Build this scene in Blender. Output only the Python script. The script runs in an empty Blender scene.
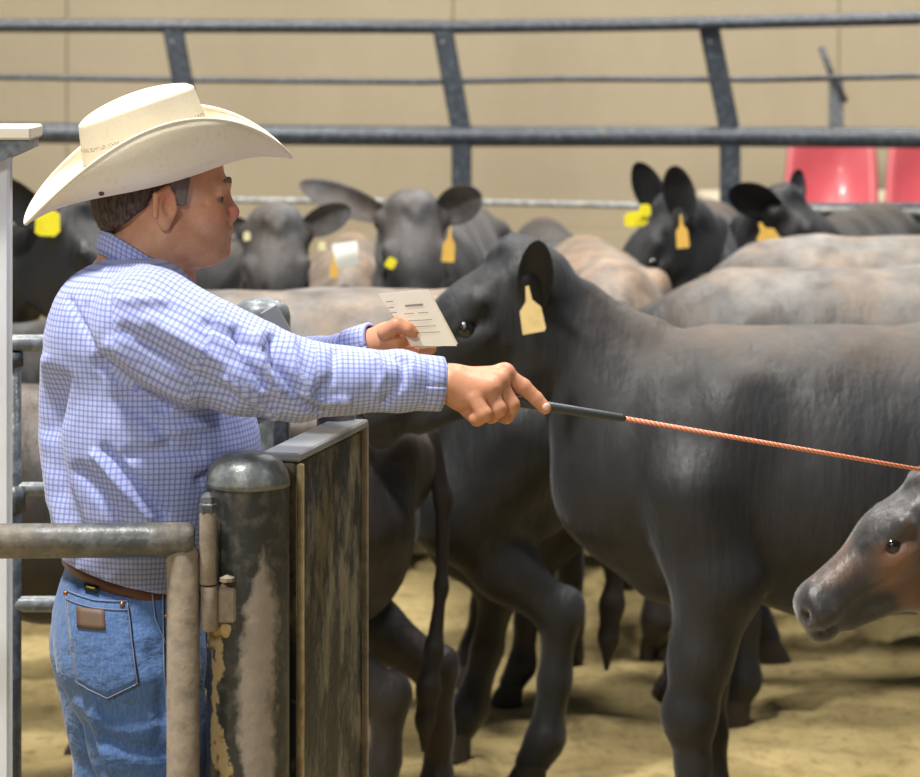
import bpy, math, random
import numpy as np
from mathutils import Vector, Matrix
from mathutils.bvhtree import BVHTree

random.seed(7); rng = np.random.default_rng(7)
sc = bpy.context.scene
C = sc.collection
PI = math.pi
R = math.radians

# ------------------------------------------------------------------ camera
FOC, HORZ, CAMH = 2800.0, 23.0, 2.06
cam_d = bpy.data.cameras.new('camera'); cam = bpy.data.objects.new('camera', cam_d); C.objects.link(cam)
cam.location = (0, 0, CAMH); cam.rotation_euler = (PI/2, 0, 0)
cam_d.sensor_width = 36; cam_d.lens = FOC/920*36
cam_d.shift_y = -(388.5-HORZ)/920
cam_d.clip_start = .1; cam_d.clip_end = 200
cam_d.dof.use_dof = True; cam_d.dof.focus_distance = 4.7; cam_d.dof.aperture_fstop = 6.3
sc.camera = cam

def W(px, py, D):
    s = FOC/D
    return Vector(((px-460)/s, D, CAMH-(py-HORZ)/s))

# ------------------------------------------------------------------ light
sc.view_settings.view_transform = 'Standard'; sc.view_settings.look = 'None'
sc.view_settings.gamma = 1; sc.view_settings.use_curve_mapping = False
sc.view_settings.exposure = 0.0
w = bpy.data.worlds.new('hall_ambient'); sc.world = w; w.use_nodes = True
w.node_tree.nodes['Background'].inputs[0].default_value = (.72, .82, 1.0, 1)
w.node_tree.nodes['Background'].inputs[1].default_value = .135
def arena_lamp(x, y, z, size, e, col=(1, .96, .90), tilt=(0, 0, 0)):
    l = bpy.data.lights.new('arena_lamp', 'AREA'); l.shape = 'DISK'; l.size = size; l.energy = e; l.color = col
    o = bpy.data.objects.new('arena_lamp', l); C.objects.link(o); o.location = (x, y, z)
    d = Vector(tilt)-o.location; o.rotation_euler = d.to_track_quat('-Z', 'Y').to_euler()
arena_lamp(-2.6, 3.4, 8.5, 1.0, 980, tilt=(-.3, 6, 0))
arena_lamp(-3.5, -4.5, 6.5, 1.6, 350, tilt=(0, 5, 1))  # fill lamp added behind the camera to brighten the man's face
arena_lamp(2.5, 7.5, 8.5, 1.2, 520, tilt=(1, 8, 0))
arena_lamp(-2, 11, 8.5, 1.6, 430, tilt=(0, 11, 0))
arena_lamp(2, 14, 7.5, 2.0, 330, tilt=(0, 16, 1))

# ------------------------------------------------------------------ object helpers
def empty(name, loc, rz=0):
    o = bpy.data.objects.new(name, None); C.objects.link(o); o.location = loc; o.rotation_euler = (0, 0, rz)
    o.empty_display_size = .1
    return o
def tag(o, label=None, cat=None, group=None, kind=None):
    if label: o['label'] = label
    if cat: o['category'] = cat
    if group: o['group'] = group
    if kind: o['kind'] = kind
    return o
def link(name, me, m, parent=None):
    o = bpy.data.objects.new(name, me); C.objects.link(o)
    if m is not None and not me.materials:
        for q in (m if isinstance(m, (list, tuple)) else [m]): me.materials.append(q)
    if parent is not None:
        o.parent = parent
        if parent.parent is not None or parent.type != 'EMPTY' or True:
            o.matrix_parent_inverse = world_of(parent).inverted()
    return o
def world_of(o):
    m = o.matrix_basis.copy()
    if o.parent: m = world_of(o.parent) @ o.matrix_parent_inverse @ m
    return m
def mesh_np(name, V, F, smooth=True):
    """V (n,3) array, F list/array of faces (quads array or list of tuples)"""
    me = bpy.data.meshes.new(name)
    V = np.asarray(V, dtype=np.float32)
    if isinstance(F, np.ndarray):
        n, k = F.shape
        me.vertices.add(len(V)); me.vertices.foreach_set('co', V.ravel())
        me.loops.add(n*k); me.loops.foreach_set('vertex_index', F.astype(np.int32).ravel())
        me.polygons.add(n)
        me.polygons.foreach_set('loop_start', np.arange(0, n*k, k, dtype=np.int32))
        me.update(calc_edges=True); me.validate()
    else:
        me.from_pydata([tuple(v) for v in V], [], [tuple(int(i) for i in f) for f in F]); me.update()
    if smooth: me.polygons.foreach_set('use_smooth', np.ones(len(me.polygons), dtype=bool))
    return me

class MB:
    """collects plain shapes into one mesh (world coordinates)"""
    def __init__(s): s.V = []; s.F = []
    def add(s, V, F):
        n = len(s.V); s.V += [tuple(v) for v in V]; s.F += [tuple(i+n for i in f) for f in F]; return s
    def box(s, c, d, rot=None, bev=.0):
        c = Vector(c); h = Vector(d)/2; b = min(bev, min(h)*.45)
        if b <= 0:
            V = [Vector((x, y, z)) for x in (-h.x, h.x) for y in (-h.y, h.y) for z in (-h.z, h.z)]
            F = [(0, 1, 3, 2), (4, 6, 7, 5), (0, 4, 5, 1), (2, 3, 7, 6), (0, 2, 6, 4), (1, 5, 7, 3)]
        else:
            # chamfered box: three vertices per corner
            V = []; idx = {}
            for sx in (-1, 1):
                for sy in (-1, 1):
                    for sz in (-1, 1):
                        for a in range(3):
                            p = [sx*(h.x-b), sy*(h.y-b), sz*(h.z-b)]
                            p[a] = (sx, sy, sz)[a]*h[a]
                            idx[(sx, sy, sz, a)] = len(V); V.append(Vector(p))
            F = []
            for a in range(3):
                o1, o2 = [(1, 2), (2, 0), (0, 1)][a]
                for sg in (-1, 1):
                    q = []
                    for u, v in ((-1, -1), (1, -1), (1, 1), (-1, 1)):
                        k = [0, 0, 0]; k[a] = sg; k[o1] = u; k[o2] = v
                        q.append(idx[(k[0], k[1], k[2], a)])
                    F.append(tuple(q if sg > 0 else q[::-1]))
            for a in range(3):      # edges along axis a
                o1, o2 = [(1, 2), (2, 0), (0, 1)][a]
                for u in (-1, 1):
                    for v in (-1, 1):
                        def K(t, ax):
                            k = [0, 0, 0]; k[a] = t; k[o1] = u; k[o2] = v
                            return idx[(k[0], k[1], k[2], ax)]
                        q = [K(-1, o1), K(1, o1), K(1, o2), K(-1, o2)]
                        F.append(tuple(q if u*v < 0 else q[::-1]))
            for sx in (-1, 1):
                for sy in (-1, 1):
                    for sz in (-1, 1):
                        q = [idx[(sx, sy, sz, a)] for a in range(3)]
                        F.append(tuple(q if sx*sy*sz > 0 else q[::-1]))
        if rot is not None: V = [rot @ v for v in V]
        return s.add([v+c for v in V], F)
    def tube(s, pts, r, n=14, cap=True):
        pts = [Vector(p) for p in pts]; rr = r if isinstance(r, (list, tuple)) else [r]*len(pts)
        V = []; F = []; up = None
        for i, p in enumerate(pts):
            d = (pts[min(i+1, len(pts)-1)]-pts[max(i-1, 0)]).normalized()
            if up is None:
                up = Vector((0, 0, 1)) if abs(d.z) < .9 else Vector((0, 1, 0))
            a = d.cross(up).normalized(); b = a.cross(d).normalized(); up = b
            for k in range(n):
                t = 2*PI*k/n; V.append(p+rr[i]*(math.cos(t)*a+math.sin(t)*b))
        for i in range(len(pts)-1):
            for k in range(n):
                k2 = (k+1) % n; F.append((i*n+k, i*n+k2, (i+1)*n+k2, (i+1)*n+k))
        if cap:
            F.append(tuple(range(n-1, -1, -1))); F.append(tuple(range((len(pts)-1)*n, len(pts)*n)))
        return s.add(V, F)
    def lathe(s, prof, c, n=24, rot=None):
        c = Vector(c); V = []; F = []
        for (r, z) in prof:
            for k in range(n):
                t = 2*PI*k/n; v = Vector((r*math.cos(t), r*math.sin(t), z))
                V.append((rot @ v if rot is not None else v)+c)
        m = len(prof)
        for i in range(m-1):
            for k in range(n):
                k2 = (k+1) % n; F.append((i*n+k, i*n+k2, (i+1)*n+k2, (i+1)*n+k))
        F.append(tuple(range(n-1, -1, -1))); F.append(tuple(range((m-1)*n, m*n)))
        return s.add(V, F)
    def prism(s, poly, depth, origin, ax, ay, az):
        """poly (u,v) in the plane ax,ay; extruded by depth along az"""
        o = Vector(origin); n = len(poly)
        V = [o+ax*u+ay*v-az*depth/2 for u, v in poly]+[o+ax*u+ay*v+az*depth/2 for u, v in poly]
        F = [tuple(range(n-1, -1, -1)), tuple(range(n, 2*n))]+[(i, (i+1) % n, n+(i+1) % n, n+i) for i in range(n)]
        return s.add(V, F)
    def build(s, name, m, parent=None, smooth=False, auto=None):
        me = bpy.data.meshes.new(name); me.from_pydata(s.V, [], s.F); me.update()
        if parent is not None:
            me.transform(world_of(parent).inverted())
        if smooth or auto:
            for p in me.polygons: p.use_smooth = True
            if auto: me.set_sharp_from_angle(angle=R(auto))
        o = bpy.data.objects.new(name, me); C.objects.link(o)
        for q in (m if isinstance(m, (list, tuple)) else [m]): me.materials.append(q)
        if parent is not None: o.parent = parent
        return o

# ------------------------------------------------------------------ implicit surfaces
class Sdf:
    """smooth blend of ellipsoids and tapered capsules, meshed with surface nets"""
    def __init__(s): s.P = []
    @staticmethod
    def ell(P, c, r, M):
        q = (P-c) @ M if M is not None else P-c
        a = q/r; k0 = np.sqrt((a*a).sum(-1)); k1 = np.sqrt(((a/r)**2).sum(-1))+1e-9
        return k0*(k0-1)/k1
    @staticmethod
    def cone(P, a, b, ra, rb, ax, f):
        q = P-a; d = b-a
        if ax is not None:
            q = q-(q@ax)[..., None]*ax*(1-1/f); d = d-(d@ax)*ax*(1-1/f)
        L = d@d; t = np.clip((q@d)/max(L, 1e-9), 0, 1)
        v = q-t[..., None]*d
        return np.sqrt((v*v).sum(-1))-(ra+(rb-ra)*t)
    def ellipsoid(s, c, r, M=None, k=.03, sub=False):
        c = np.array(c, float); r = np.array(r, float) if not np.isscalar(r) else np.array([r]*3, float)
        s.P.append(('e', (c, r, None if M is None else np.array(M, float)), c-r.max(), c+r.max(), k, sub)); return s
    def rcone(s, a, b, ra, rb, ax=None, f=1., k=.03, sub=False):
        a = np.array(a, float); b = np.array(b, float); m = max(ra, rb)*max(1, f)
        s.P.append(('c', (a, b, ra, rb, None if ax is None else np.array(ax, float), f), np.minimum(a, b)-m, np.maximum(a, b)+m, k, sub)); return s
    def chain(s, pts, k=.03, ax=None, sub=False):
        """pts: (x,y,z,r) or (x,y,z,r,f)"""
        for p, q in zip(pts[:-1], pts[1:]):
            f = ((p[4] if len(p) > 4 else 1)+(q[4] if len(q) > 4 else 1))/2
            s.rcone(p[:3], q[:3], p[3], q[3], ax, f, k, sub)
        return s
    def mesh(s, h, smooth=1, cut=None):
        add = [p for p in s.P if not p[5]]
        lo = np.min([p[2] for p in add], 0)-4*h; hi = np.max([p[3] for p in add], 0)+4*h
        n = np.ceil((hi-lo)/h).astype(int)+1
        F = np.full(n, 1.0, dtype=np.float32)
        for kind, a, l, u, k, sub in s.P:
            m = k+3*h
            i0 = np.clip(np.floor((l-m-lo)/h).astype(int), 0, n); i1 = np.clip(np.ceil((u+m-lo)/h).astype(int)+1, 0, n)
            if (i1 <= i0).any(): continue
            g = [lo[j]+h*np.arange(i0[j], i1[j]) for j in range(3)]
            P = np.stack(np.meshgrid(*g, indexing='ij'), -1)
            d = s.ell(P, *a) if kind == 'e' else s.cone(P, *a)
            S = F[i0[0]:i1[0], i0[1]:i1[1], i0[2]:i1[2]]
            if sub:
                d = -d; kk = max(k, 1e-5); hh = np.clip(.5-.5*(S-d)/kk, 0, 1)
                S[...] = S*(1-hh)+d*hh+kk*hh*(1-hh)
            else:
                kk = max(k, 1e-5); hh = np.clip(.5+.5*(S-d)/kk, 0, 1)
                S[...] = S*(1-hh)+d*hh-kk*hh*(1-hh)
        if cut is not None:
            g = [lo[j]+h*np.arange(n[j]) for j in range(3)]
            P = np.stack(np.meshgrid(*g, indexing='ij'), -1)
            F = np.maximum(F, cut(P)).astype(np.float32)
        F[0] = F[-1] = 1; F[:, 0] = F[:, -1] = 1; F[:, :, 0] = F[:, :, -1] = 1
        return nets(F, lo, h, smooth)

def nets(F, lo, h, smooth):
    I = F < 0
    cnt = np.zeros(np.array(F.shape)-1, dtype=np.int8)
    sl = lambda o: tuple(slice(o[j], F.shape[j]-1+o[j]) for j in range(3))
    cor = [(a, b, c) for a in (0, 1) for b in (0, 1) for c in (0, 1)]
    for o in cor: cnt += I[sl(o)]
    cells = np.argwhere((cnt > 0) & (cnt < 8))
    vals = {o: F[cells[:, 0]+o[0], cells[:, 1]+o[1], cells[:, 2]+o[2]] for o in cor}
    acc = np.zeros((len(cells), 3)); num = np.zeros(len(cells))
    for o in cor:
        for ax in range(3):
            if o[ax]: continue
            o2 = list(o); o2[ax] = 1; o2 = tuple(o2)
            a, b = vals[o], vals[o2]; m = (a < 0) != (b < 0)
            t = np.where(m, a/np.where(m, a-b, 1), 0)
            p = np.array(o, float)[None].repeat(len(cells), 0); p[:, ax] += t
            acc += p*m[:, None]; num += m
    V = lo+h*(cells+acc/num[:, None])
    ids = np.full(cnt.shape, -1, dtype=np.int64); ids[tuple(cells.T)] = np.arange(len(cells))
    Q = []
    for ax in range(3):
        b, c = (ax+1) % 3, (ax+2) % 3
        s0 = [slice(1, F.shape[j]-1) for j in range(3)]; s1 = list(s0)
        s0[ax] = slice(0, F.shape[ax]-1); s1[ax] = slice(1, F.shape[ax])
        A, B = I[tuple(s0)], I[tuple(s1)]
        e = np.argwhere(A != B); inv = A[tuple(e.T)]
        off = np.array([1, 1, 1]); off[ax] = 0
        e = e+off
        def cid(db, dc):
            q = e.copy(); q[:, b] += db; q[:, c] += dc; return ids[tuple(q.T)]
        q = np.stack([cid(-1, -1), cid(0, -1), cid(0, 0), cid(-1, 0)], 1)
        q[~inv] = q[~inv][:, ::-1]
        Q.append(q)
    Q = np.concatenate(Q)
    for _ in range(smooth): V = relax(V, Q, .5)
    return V, Q
def relax(V, Q, w):
    n = len(V); num = np.zeros(n); acc = np.zeros((n, 3))
    for i in range(4):
        a, b = Q[:, i], Q[:, (i+1) % 4]
        num += np.bincount(a, minlength=n)
        for j in range(3): acc[:, j] += np.bincount(a, V[b, j], n)
    return V*(1-w)+w*acc/np.maximum(num, 1)[:, None]
def normals(V, Q):
    N = np.zeros_like(V); n = len(V)
    fn = np.cross(V[Q[:, 2]]-V[Q[:, 0]], V[Q[:, 3]]-V[Q[:, 1]])
    for i in range(4):
        for j in range(3): N[:, j] += np.bincount(Q[:, i], fn[:, j], n)
    return N/np.maximum(np.linalg.norm(N, axis=1), 1e-9)[:, None]
def join(parts):
    Vs = []; Fs = []; n = 0
    for V, F in parts:
        Vs.append(np.asarray(V)); Fs.append(np.asarray(F)+n); n += len(V)
    return np.concatenate(Vs), np.concatenate(Fs)
_ph = rng.uniform(0, 6.28, (40,)); _dir = rng.normal(size=(40, 3)); _dir /= np.linalg.norm(_dir, axis=1)[:, None]
def wob(V, freq, n=8, s=0):
    """cheap smooth noise made of sines, in about -1..1"""
    r = np.zeros(len(V))
    for i in range(n):
        d = _dir[(i+s) % 40]; r += np.sin((V@d)*freq*(1+.35*i)+_ph[(i*3+s) % 40]+1.3*np.sin((V@_dir[(i*5+s+3) % 40])*freq*.6))/(1+.2*i)
    return r/n*1.8

# ------------------------------------------------------------------ materials
class M_:
    def __init__(s, name, col=(.5, .5, .5), rough=.6, metal=0, spec=.5):
        m = s.m = bpy.data.materials.new(name); m.use_nodes = True; s.t = m.node_tree
        s.b = s.t.nodes['Principled BSDF']; s.set(s.b, 'Base Color', (*col, 1)); s.set(s.b, 'Roughness', rough)
        s.set(s.b, 'Metallic', metal); s.set(s.b, 'Specular IOR Level', spec); s._co = None
    def set(s, n, k, v):
        if hasattr(v, 'is_output'): s.t.links.new(v, n.inputs[k])
        else: n.inputs[k].default_value = v
    def node(s, ty, out=0, props=None, **kw):
        n = s.t.nodes.new(ty)
        for k, v in (props or {}).items(): setattr(n, k, v)
        for k, v in kw.items():
            key = int(k[1:]) if k[0] == 'i' and k[1:].isdigit() else k.replace('_', ' ')
            s.set(n, key, v)
        return n.outputs[out]
    def obj(s, scale=(1, 1, 1), rot=(0, 0, 0), kind='Object'):
        c = s.t.nodes.new('ShaderNodeTexCoord').outputs[kind]
        return s.node('ShaderNodeMapping', Vector=c, Scale=scale, Rotation=rot)
    def noise(s, scale, co=None, detail=4, rough=.55, out=0):
        kw = dict(Scale=scale, Detail=detail, Roughness=rough)
        return s.node('ShaderNodeTexNoise', out=out, Vector=co if co is not None else s.obj(), **kw)
    def ramp(s, v, stops):
        n = s.t.nodes.new('ShaderNodeValToRGB'); s.t.links.new(v, n.inputs[0]); e = n.color_ramp.elements
        while len(e) < len(stops): e.new(.5)
        for q, (p, c) in zip(e, stops):
            q.position = p; q.color = (*c, 1) if not np.isscalar(c) else (c, c, c, 1)
        return n.outputs[0]
    def mix(s, f, a, b, mode='MIX'):
        n = s.t.nodes.new('ShaderNodeMix'); n.data_type = 'RGBA'; n.blend_type = mode
        for i, v in ((0, f), (6, a), (7, b)):
            if hasattr(v, 'is_output'): s.t.links.new(v, n.inputs[i])
            else: n.inputs[i].default_value = v if i == 0 else (*v[:3], 1)
        return n.outputs[2]
    def math(s, op, a, b=0., c=None, clamp=False):
        n = s.t.nodes.new('ShaderNodeMath'); n.operation = op; n.use_clamp = clamp
        for i, v in enumerate((a, b) if c is None else (a, b, c)):
            if hasattr(v, 'is_output'): s.t.links.new(v, n.inputs[i])
            else: n.inputs[i].default_value = v
        return n.outputs[0]
    def xyz(s, co, i):
        return s.node('ShaderNodeSeparateXYZ', out=i, Vector=co)
    def bump(s, h, strength=.3, dist=.01):
        n = s.t.nodes.new('ShaderNodeBump'); s.t.links.new(h, n.inputs['Height'])
        n.inputs['Strength'].default_value = strength; n.inputs['Distance'].default_value = dist
        s.t.links.new(n.outputs[0], s.b.inputs['Normal']); return s
    def color(s, v): s.set(s.b, 'Base Color', v if hasattr(v, 'is_output') else (*v, 1)); return s

def hide_mat(name, base, dust, z0, z1, brown=None, sheen=.14, rough=.47, face=False):
    q = M_(name, base, rough, spec=.45); co = q.obj()
    n1 = q.noise(3.2, co, 5); n2 = q.noise(11, co, 4)
    c = q.mix(q.ramp(n1, [(.35, 0), (.7, 1)]), base, tuple(v*1.9+.004 for v in base))
    if brown: c = q.mix(q.ramp(q.noise(2.1, q.obj((1, 1, 1.4))), [(.5, 0), (.68, 1)]), c, brown)
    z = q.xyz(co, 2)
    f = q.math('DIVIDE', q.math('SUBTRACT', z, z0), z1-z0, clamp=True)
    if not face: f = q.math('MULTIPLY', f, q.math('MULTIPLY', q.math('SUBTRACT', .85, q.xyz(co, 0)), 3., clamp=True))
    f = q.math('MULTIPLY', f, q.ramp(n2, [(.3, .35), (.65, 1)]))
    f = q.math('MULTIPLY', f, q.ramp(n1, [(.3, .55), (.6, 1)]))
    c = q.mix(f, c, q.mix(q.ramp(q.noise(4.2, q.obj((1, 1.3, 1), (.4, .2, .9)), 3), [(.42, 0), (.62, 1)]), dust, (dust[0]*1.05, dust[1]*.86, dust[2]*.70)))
    q.color(c)
    q.set(q.b, 'Roughness', q.ramp(n2, [(.3, rough-.06), (.7, rough+.16)]))
    q.set(q.b, 'Sheen Weight', sheen); q.set(q.b, 'Sheen Roughness', .45); q.set(q.b, 'Sheen Tint', (.75, .8, .9, 1))
    hair = q.noise(70, q.obj((1, 1, .22)), 3); folds = q.noise(9, q.obj((1.6, 1, .35)), 3)
    q.bump(q.math('ADD', q.math('MULTIPLY', hair, .25), folds), .45, .02)
    return q.m
BLK = (.010, .0105, .0115)
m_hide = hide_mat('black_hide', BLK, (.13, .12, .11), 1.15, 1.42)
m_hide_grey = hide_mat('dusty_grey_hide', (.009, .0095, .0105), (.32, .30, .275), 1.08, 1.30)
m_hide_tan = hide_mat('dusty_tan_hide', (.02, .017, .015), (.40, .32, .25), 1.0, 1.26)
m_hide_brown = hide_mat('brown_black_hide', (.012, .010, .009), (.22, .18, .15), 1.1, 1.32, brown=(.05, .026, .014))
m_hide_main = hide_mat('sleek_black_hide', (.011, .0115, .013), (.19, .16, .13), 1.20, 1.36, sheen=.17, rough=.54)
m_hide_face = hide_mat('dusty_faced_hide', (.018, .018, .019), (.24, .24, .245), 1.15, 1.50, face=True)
def face_hide():
    q = M_('calf_hide', (.02, .018, .017), .42, spec=.5); co = q.obj()
    n = q.noise(5, co, 4)
    c = q.mix(q.ramp(n, [(.4, 0), (.7, 1)]), (.016, .015, .015), (.045, .04, .038))
    c = q.mix(q.ramp(q.noise(3.3, q.obj((1.2, 1.2, 1.2), (0, 0, .6)), 2), [(.48, 0), (.62, .85)]), c, (.19, .085, .04))
    q.color(c); q.set(q.b, 'Sheen Weight', .5); q.set(q.b, 'Sheen Roughness', .5)
    q.bump(q.noise(60, q.obj((1, 1, .4)), 3), .25, .01); return q.m
m_calf = face_hide()
m_eye = M_('cow_eye', (.006, .005, .006), .08, spec=.9).m
m_hoof = M_('hoof_horn', (.035, .028, .02), .6).m
m_tail = M_('tail_hair', (.018, .014, .012), .7).m
def tag_mat(name, col):
    q = M_(name, col, .45); n = q.noise(25); q.color(q.mix(q.ramp(n, [(.45, 0), (.75, .35)]), col, tuple(v*.55 for v in col))); return q.m
m_tag_orange = tag_mat('orange_tag_plastic', (.80, .50, .10)); m_tag_yellow = tag_mat('yellow_tag_plastic', (.88, .78, .02))
m_tag_peach = tag_mat('faded_tag_plastic', (.88, .66, .30)); m_tag_pale = tag_mat('pale_tag_plastic', (.85, .82, .45))
m_sticker = M_('white_sticker', (.75, .76, .68), .6).m

def pipe_mat(name, base, mud, amount=.5, rough=.4, metal=.0):
    q = M_(name, base, rough, metal, .6); co = q.obj()
    n = q.noise(4.5, q.obj((1, 1, .6)), 7, .65); n2 = q.noise(38, co, 5, .6); n3 = q.noise(9, q.obj((2, 2, .5)), 5, .6)
    f = q.ramp(n, [(amount-.05, 0), (amount+.12, 1)])
    c = q.mix(q.ramp(n2, [(.45, 0), (.75, 1)]), base, tuple(min(1, v*2.4+.03) for v in base))
    c = q.mix(q.math('MULTIPLY', f, q.ramp(n2, [(.3, .5), (.6, 1)])), c, mud)
    c = q.mix(q.ramp(n3, [(.66, 0), (.72, .9)]), c, (mud[0]*1.15, mud[1]*.95, mud[2]*.6))
    q.color(c); q.set(q.b, 'Roughness', q.mix(f, (rough,)*3, (.85,)*3)); q.bump(q.math('ADD', n2, n), .35, .006)
    return q.m
MUD = (.30, .235, .15)
m_rail = pipe_mat('worn_gate_steel', (.07, .077, .08), MUD, .56)
m_rail_tan = pipe_mat('muddy_gate_steel', (.10, .09, .075), (.33, .27, .2), .36)
def panel_mat():
    q = M_('muddy_black_sheet', (.02, .023, .024), .45); co = q.obj()
    a = q.noise(7, q.obj((1, 1, .45), (.25, 0, 0)), 8, .68); b = q.noise(26, q.obj((1, 1, .5), (.5, 0, 0)), 7, .7); f = q.noise(80, co, 4, .6)
    k = q.math('ADD', q.math('MULTIPLY', a, .65), q.math('MULTIPLY', b, .35))
    c = q.mix(q.ramp(k, [(.47, 0), (.56, .9)]), (.016, .020, .022), (.21, .185, .12))
    c = q.mix(q.ramp(f, [(.6, 0), (.75, .5)]), c, (.30, .26, .18))
    q.color(c); q.set(q.b, 'Roughness', q.ramp(k, [(.45, .42), (.6, .85)])); q.bump(q.math('ADD', k, f), .4, .006); return q.m
m_panel = panel_mat()
m_pen = pipe_mat('grey_pen_pipe', (.13, .15, .165), (.35, .33, .29), .62, .35)
m_fence = pipe_mat('blue_grey_fence_steel', (.035, .045, .058), (.16, .16, .15), .68, .38)
m_fence_light = pipe_mat('pale_fence_rod', (.25, .26, .26), (.4, .38, .33), .6, .4)
m_rust = pipe_mat('rusty_edge', (.24, .17, .08), (.50, .41, .24), .42, .8)
m_plate = M_('bare_steel', (.36, .38, .40), .35, .4).m
def post_mat():
    q = M_('mud_streaked_post', (.03, .033, .033), .4, spec=.6); co = q.obj()
    x = q.xyz(co, 0); z = q.xyz(co, 2)
    n = q.noise(7, q.obj((1, 1, .5)), 6, .6); n2 = q.noise(45, co, 4)
    # tall tapering bare band right of centre, mud crust band left of it; both fade out towards the top
    edge = q.math('MULTIPLY', q.math('SUBTRACT', q.math('ADD', n, q.math('MULTIPLY', q.math('SUBTRACT', n2, .5), .3)), .5), .09)
    half = q.math('MULTIPLY', q.math('SUBTRACT', 1.25, z), .26)
    half = q.math('MINIMUM', q.math('MAXIMUM', half, 0.), .030)
    d = q.math('ABSOLUTE', q.math('SUBTRACT', q.math('ADD', x, edge), .022))
    band = q.math('MULTIPLY', q.math('SUBTRACT', half, d), 90, clamp=True)
    d2 = q.math('ABSOLUTE', q.math('SUBTRACT', q.math('ADD', x, q.math('MULTIPLY', edge, 1.5)), -.040))
    band2 = q.math('MULTIPLY', q.math('SUBTRACT', .012, d2), 200, clamp=True)
    band2 = q.math('MULTIPLY', band2, q.math('MULTIPLY', q.math('SUBTRACT', 1.17, z), 30, clamp=True))
    base = q.mix(q.ramp(n2, [(.5, 0), (.8, 1)]), (.03, .034, .035), (.12, .12, .11))
    base = q.mix(q.ramp(q.noise(6, q.obj((1.5, 1, .3), (0, 0, 1)), 5), [(.55, 0), (.7, .5)]), base, MUD)
    c = q.mix(q.math('MULTIPLY', band, q.ramp(n2, [(.3, 1), (.7, .8)])), base, (.36, .31, .25)); c = q.mix(band2, c, (.42, .31, .15))
    q.color(c); q.set(q.b, 'Roughness', q.math('ADD', .36, q.math('MULTIPLY', q.math('MAXIMUM', band, band2), .4)))
    q.bump(q.math('ADD', q.math('MULTIPLY', n2, .4), q.math('MULTIPLY', band2, .8)), .5, .006); return q.m
m_post = post_mat()
def white_mat():
    q = M_('white_paint', (.72, .75, .76), .5); n = q.noise(6, None, 5)
    q.color(q.mix(q.ramp(n, [(.4, 0), (.8, 1)]), (.88, .90, .91), (.70, .72, .72))); q.bump(n, .1, .004); return q.m
m_white = white_mat()
m_cream = M_('cream_ledge', (.74, .68, .55), .6).m
def wall_mat():
    q = M_('tan_concrete', (.42, .35, .24), .85); co = q.obj()
    n = q.noise(1.2, q.obj((1, 1, .5)), 6, .6); n2 = q.noise(30, co, 4)
    c = q.mix(q.ramp(n, [(.3, 0), (.75, 1)]), (.365, .31, .215), (.43, .37, .265))
    c = q.mix(q.ramp(n2, [(.6, 0), (.9, .4)]), c, (.5, .45, .34))
    q.color(c); q.bump(n2, .25, .01); return q.m
m_wall = wall_mat()
m_ledge = M_('pale_concrete', (.56, .51, .38), .8).m
def sand_mat():
    q = M_('arena_dirt', (.38, .30, .15), .95, spec=.1); co = q.obj()
    n = q.noise(2.2, co, 6, .6); n2 = q.noise(16, co, 6, .65); n3 = q.noise(90, co, 4, .7)
    c = q.mix(q.ramp(n, [(.3, 0), (.7, 1)]), (.33, .25, .105), (.56, .44, .21))
    c = q.mix(q.ramp(n2, [(.3, .8), (.5, 0)]), c, (.20, .145, .06))
    c = q.mix(q.ramp(n3, [(.5, 0), (.8, .5)]), c, (.55, .45, .25))
    q.color(c); q.bump(q.math('ADD', n2, q.math('MULTIPLY', n3, .5)), .8, .03); return q.m
m_sand = sand_mat()
def seat_mat():
    q = M_('red_seat_plastic', (.62, .045, .07), .32, spec=.5)
    q.set(q.b, 'Coat Weight', .3); q.color(q.mix(q.ramp(q.noise(3), [(.4, 0), (.7, .4)]), (.60, .10, .12), (.72, .22, .24))); return q.m
m_red = seat_mat()
def skin_mat(name, c1, c2):
    q = M_(name, c1, .45, spec=.4); n = q.noise(22, None, 5, .6)
    q.color(q.mix(q.ramp(n, [(.35, 0), (.7, 1)]), c1, c2)); q.set(q.b, 'Subsurface Weight', .12)
    q.set(q.b, 'Subsurface Radius', (.02, .008, .004)); q.set(q.b, 'Subsurface Scale', .5)
    q.bump(q.noise(160, None, 3), .15, .002); return q.m
m_skin = skin_mat('tanned_skin', (.55, .245, .135), (.66, .33, .20))
def ruddy():
    q = M_('weathered_face_skin', (.5, .25, .15), .45, spec=.4); co = q.obj()
    n = q.noise(24, co, 5, .6); c = q.mix(q.ramp(n, [(.35, 0), (.7, 1)]), (.56, .26, .14), (.70, .37, .215))
    def spot(p, r0, r1):
        d = q.node('ShaderNodeVectorMath', 1, dict(operation='DISTANCE'), i0=co, i1=p)
        return q.math('DIVIDE', q.math('SUBTRACT', r1, d), r1-r0, clamp=True)
    for p, r0, r1, cc, k in FACE_SPOTS:
        c = q.mix(q.math('MULTIPLY', spot(p, r0, r1), k), c, cc)
    st = q.noise(420, co, 2)
    f = q.math('MULTIPLY', spot(STUBBLE, .02, .055), q.ramp(st, [(.45, 0), (.6, .35)]))
    c = q.mix(f, c, (.42, .36, .33))
    q.color(c); q.set(q.b, 'Subsurface Weight', .10); q.set(q.b, 'Subsurface Radius', (.02, .008, .004)); q.set(q.b, 'Subsurface Scale', .5)
    q.bump(q.math('ADD', q.noise(140, co, 4), q.math('MULTIPLY', n, .6)), .35, .003); return q.m
m_hair = M_('short_brown_hair', (.045, .028, .02), .7).m
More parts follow.
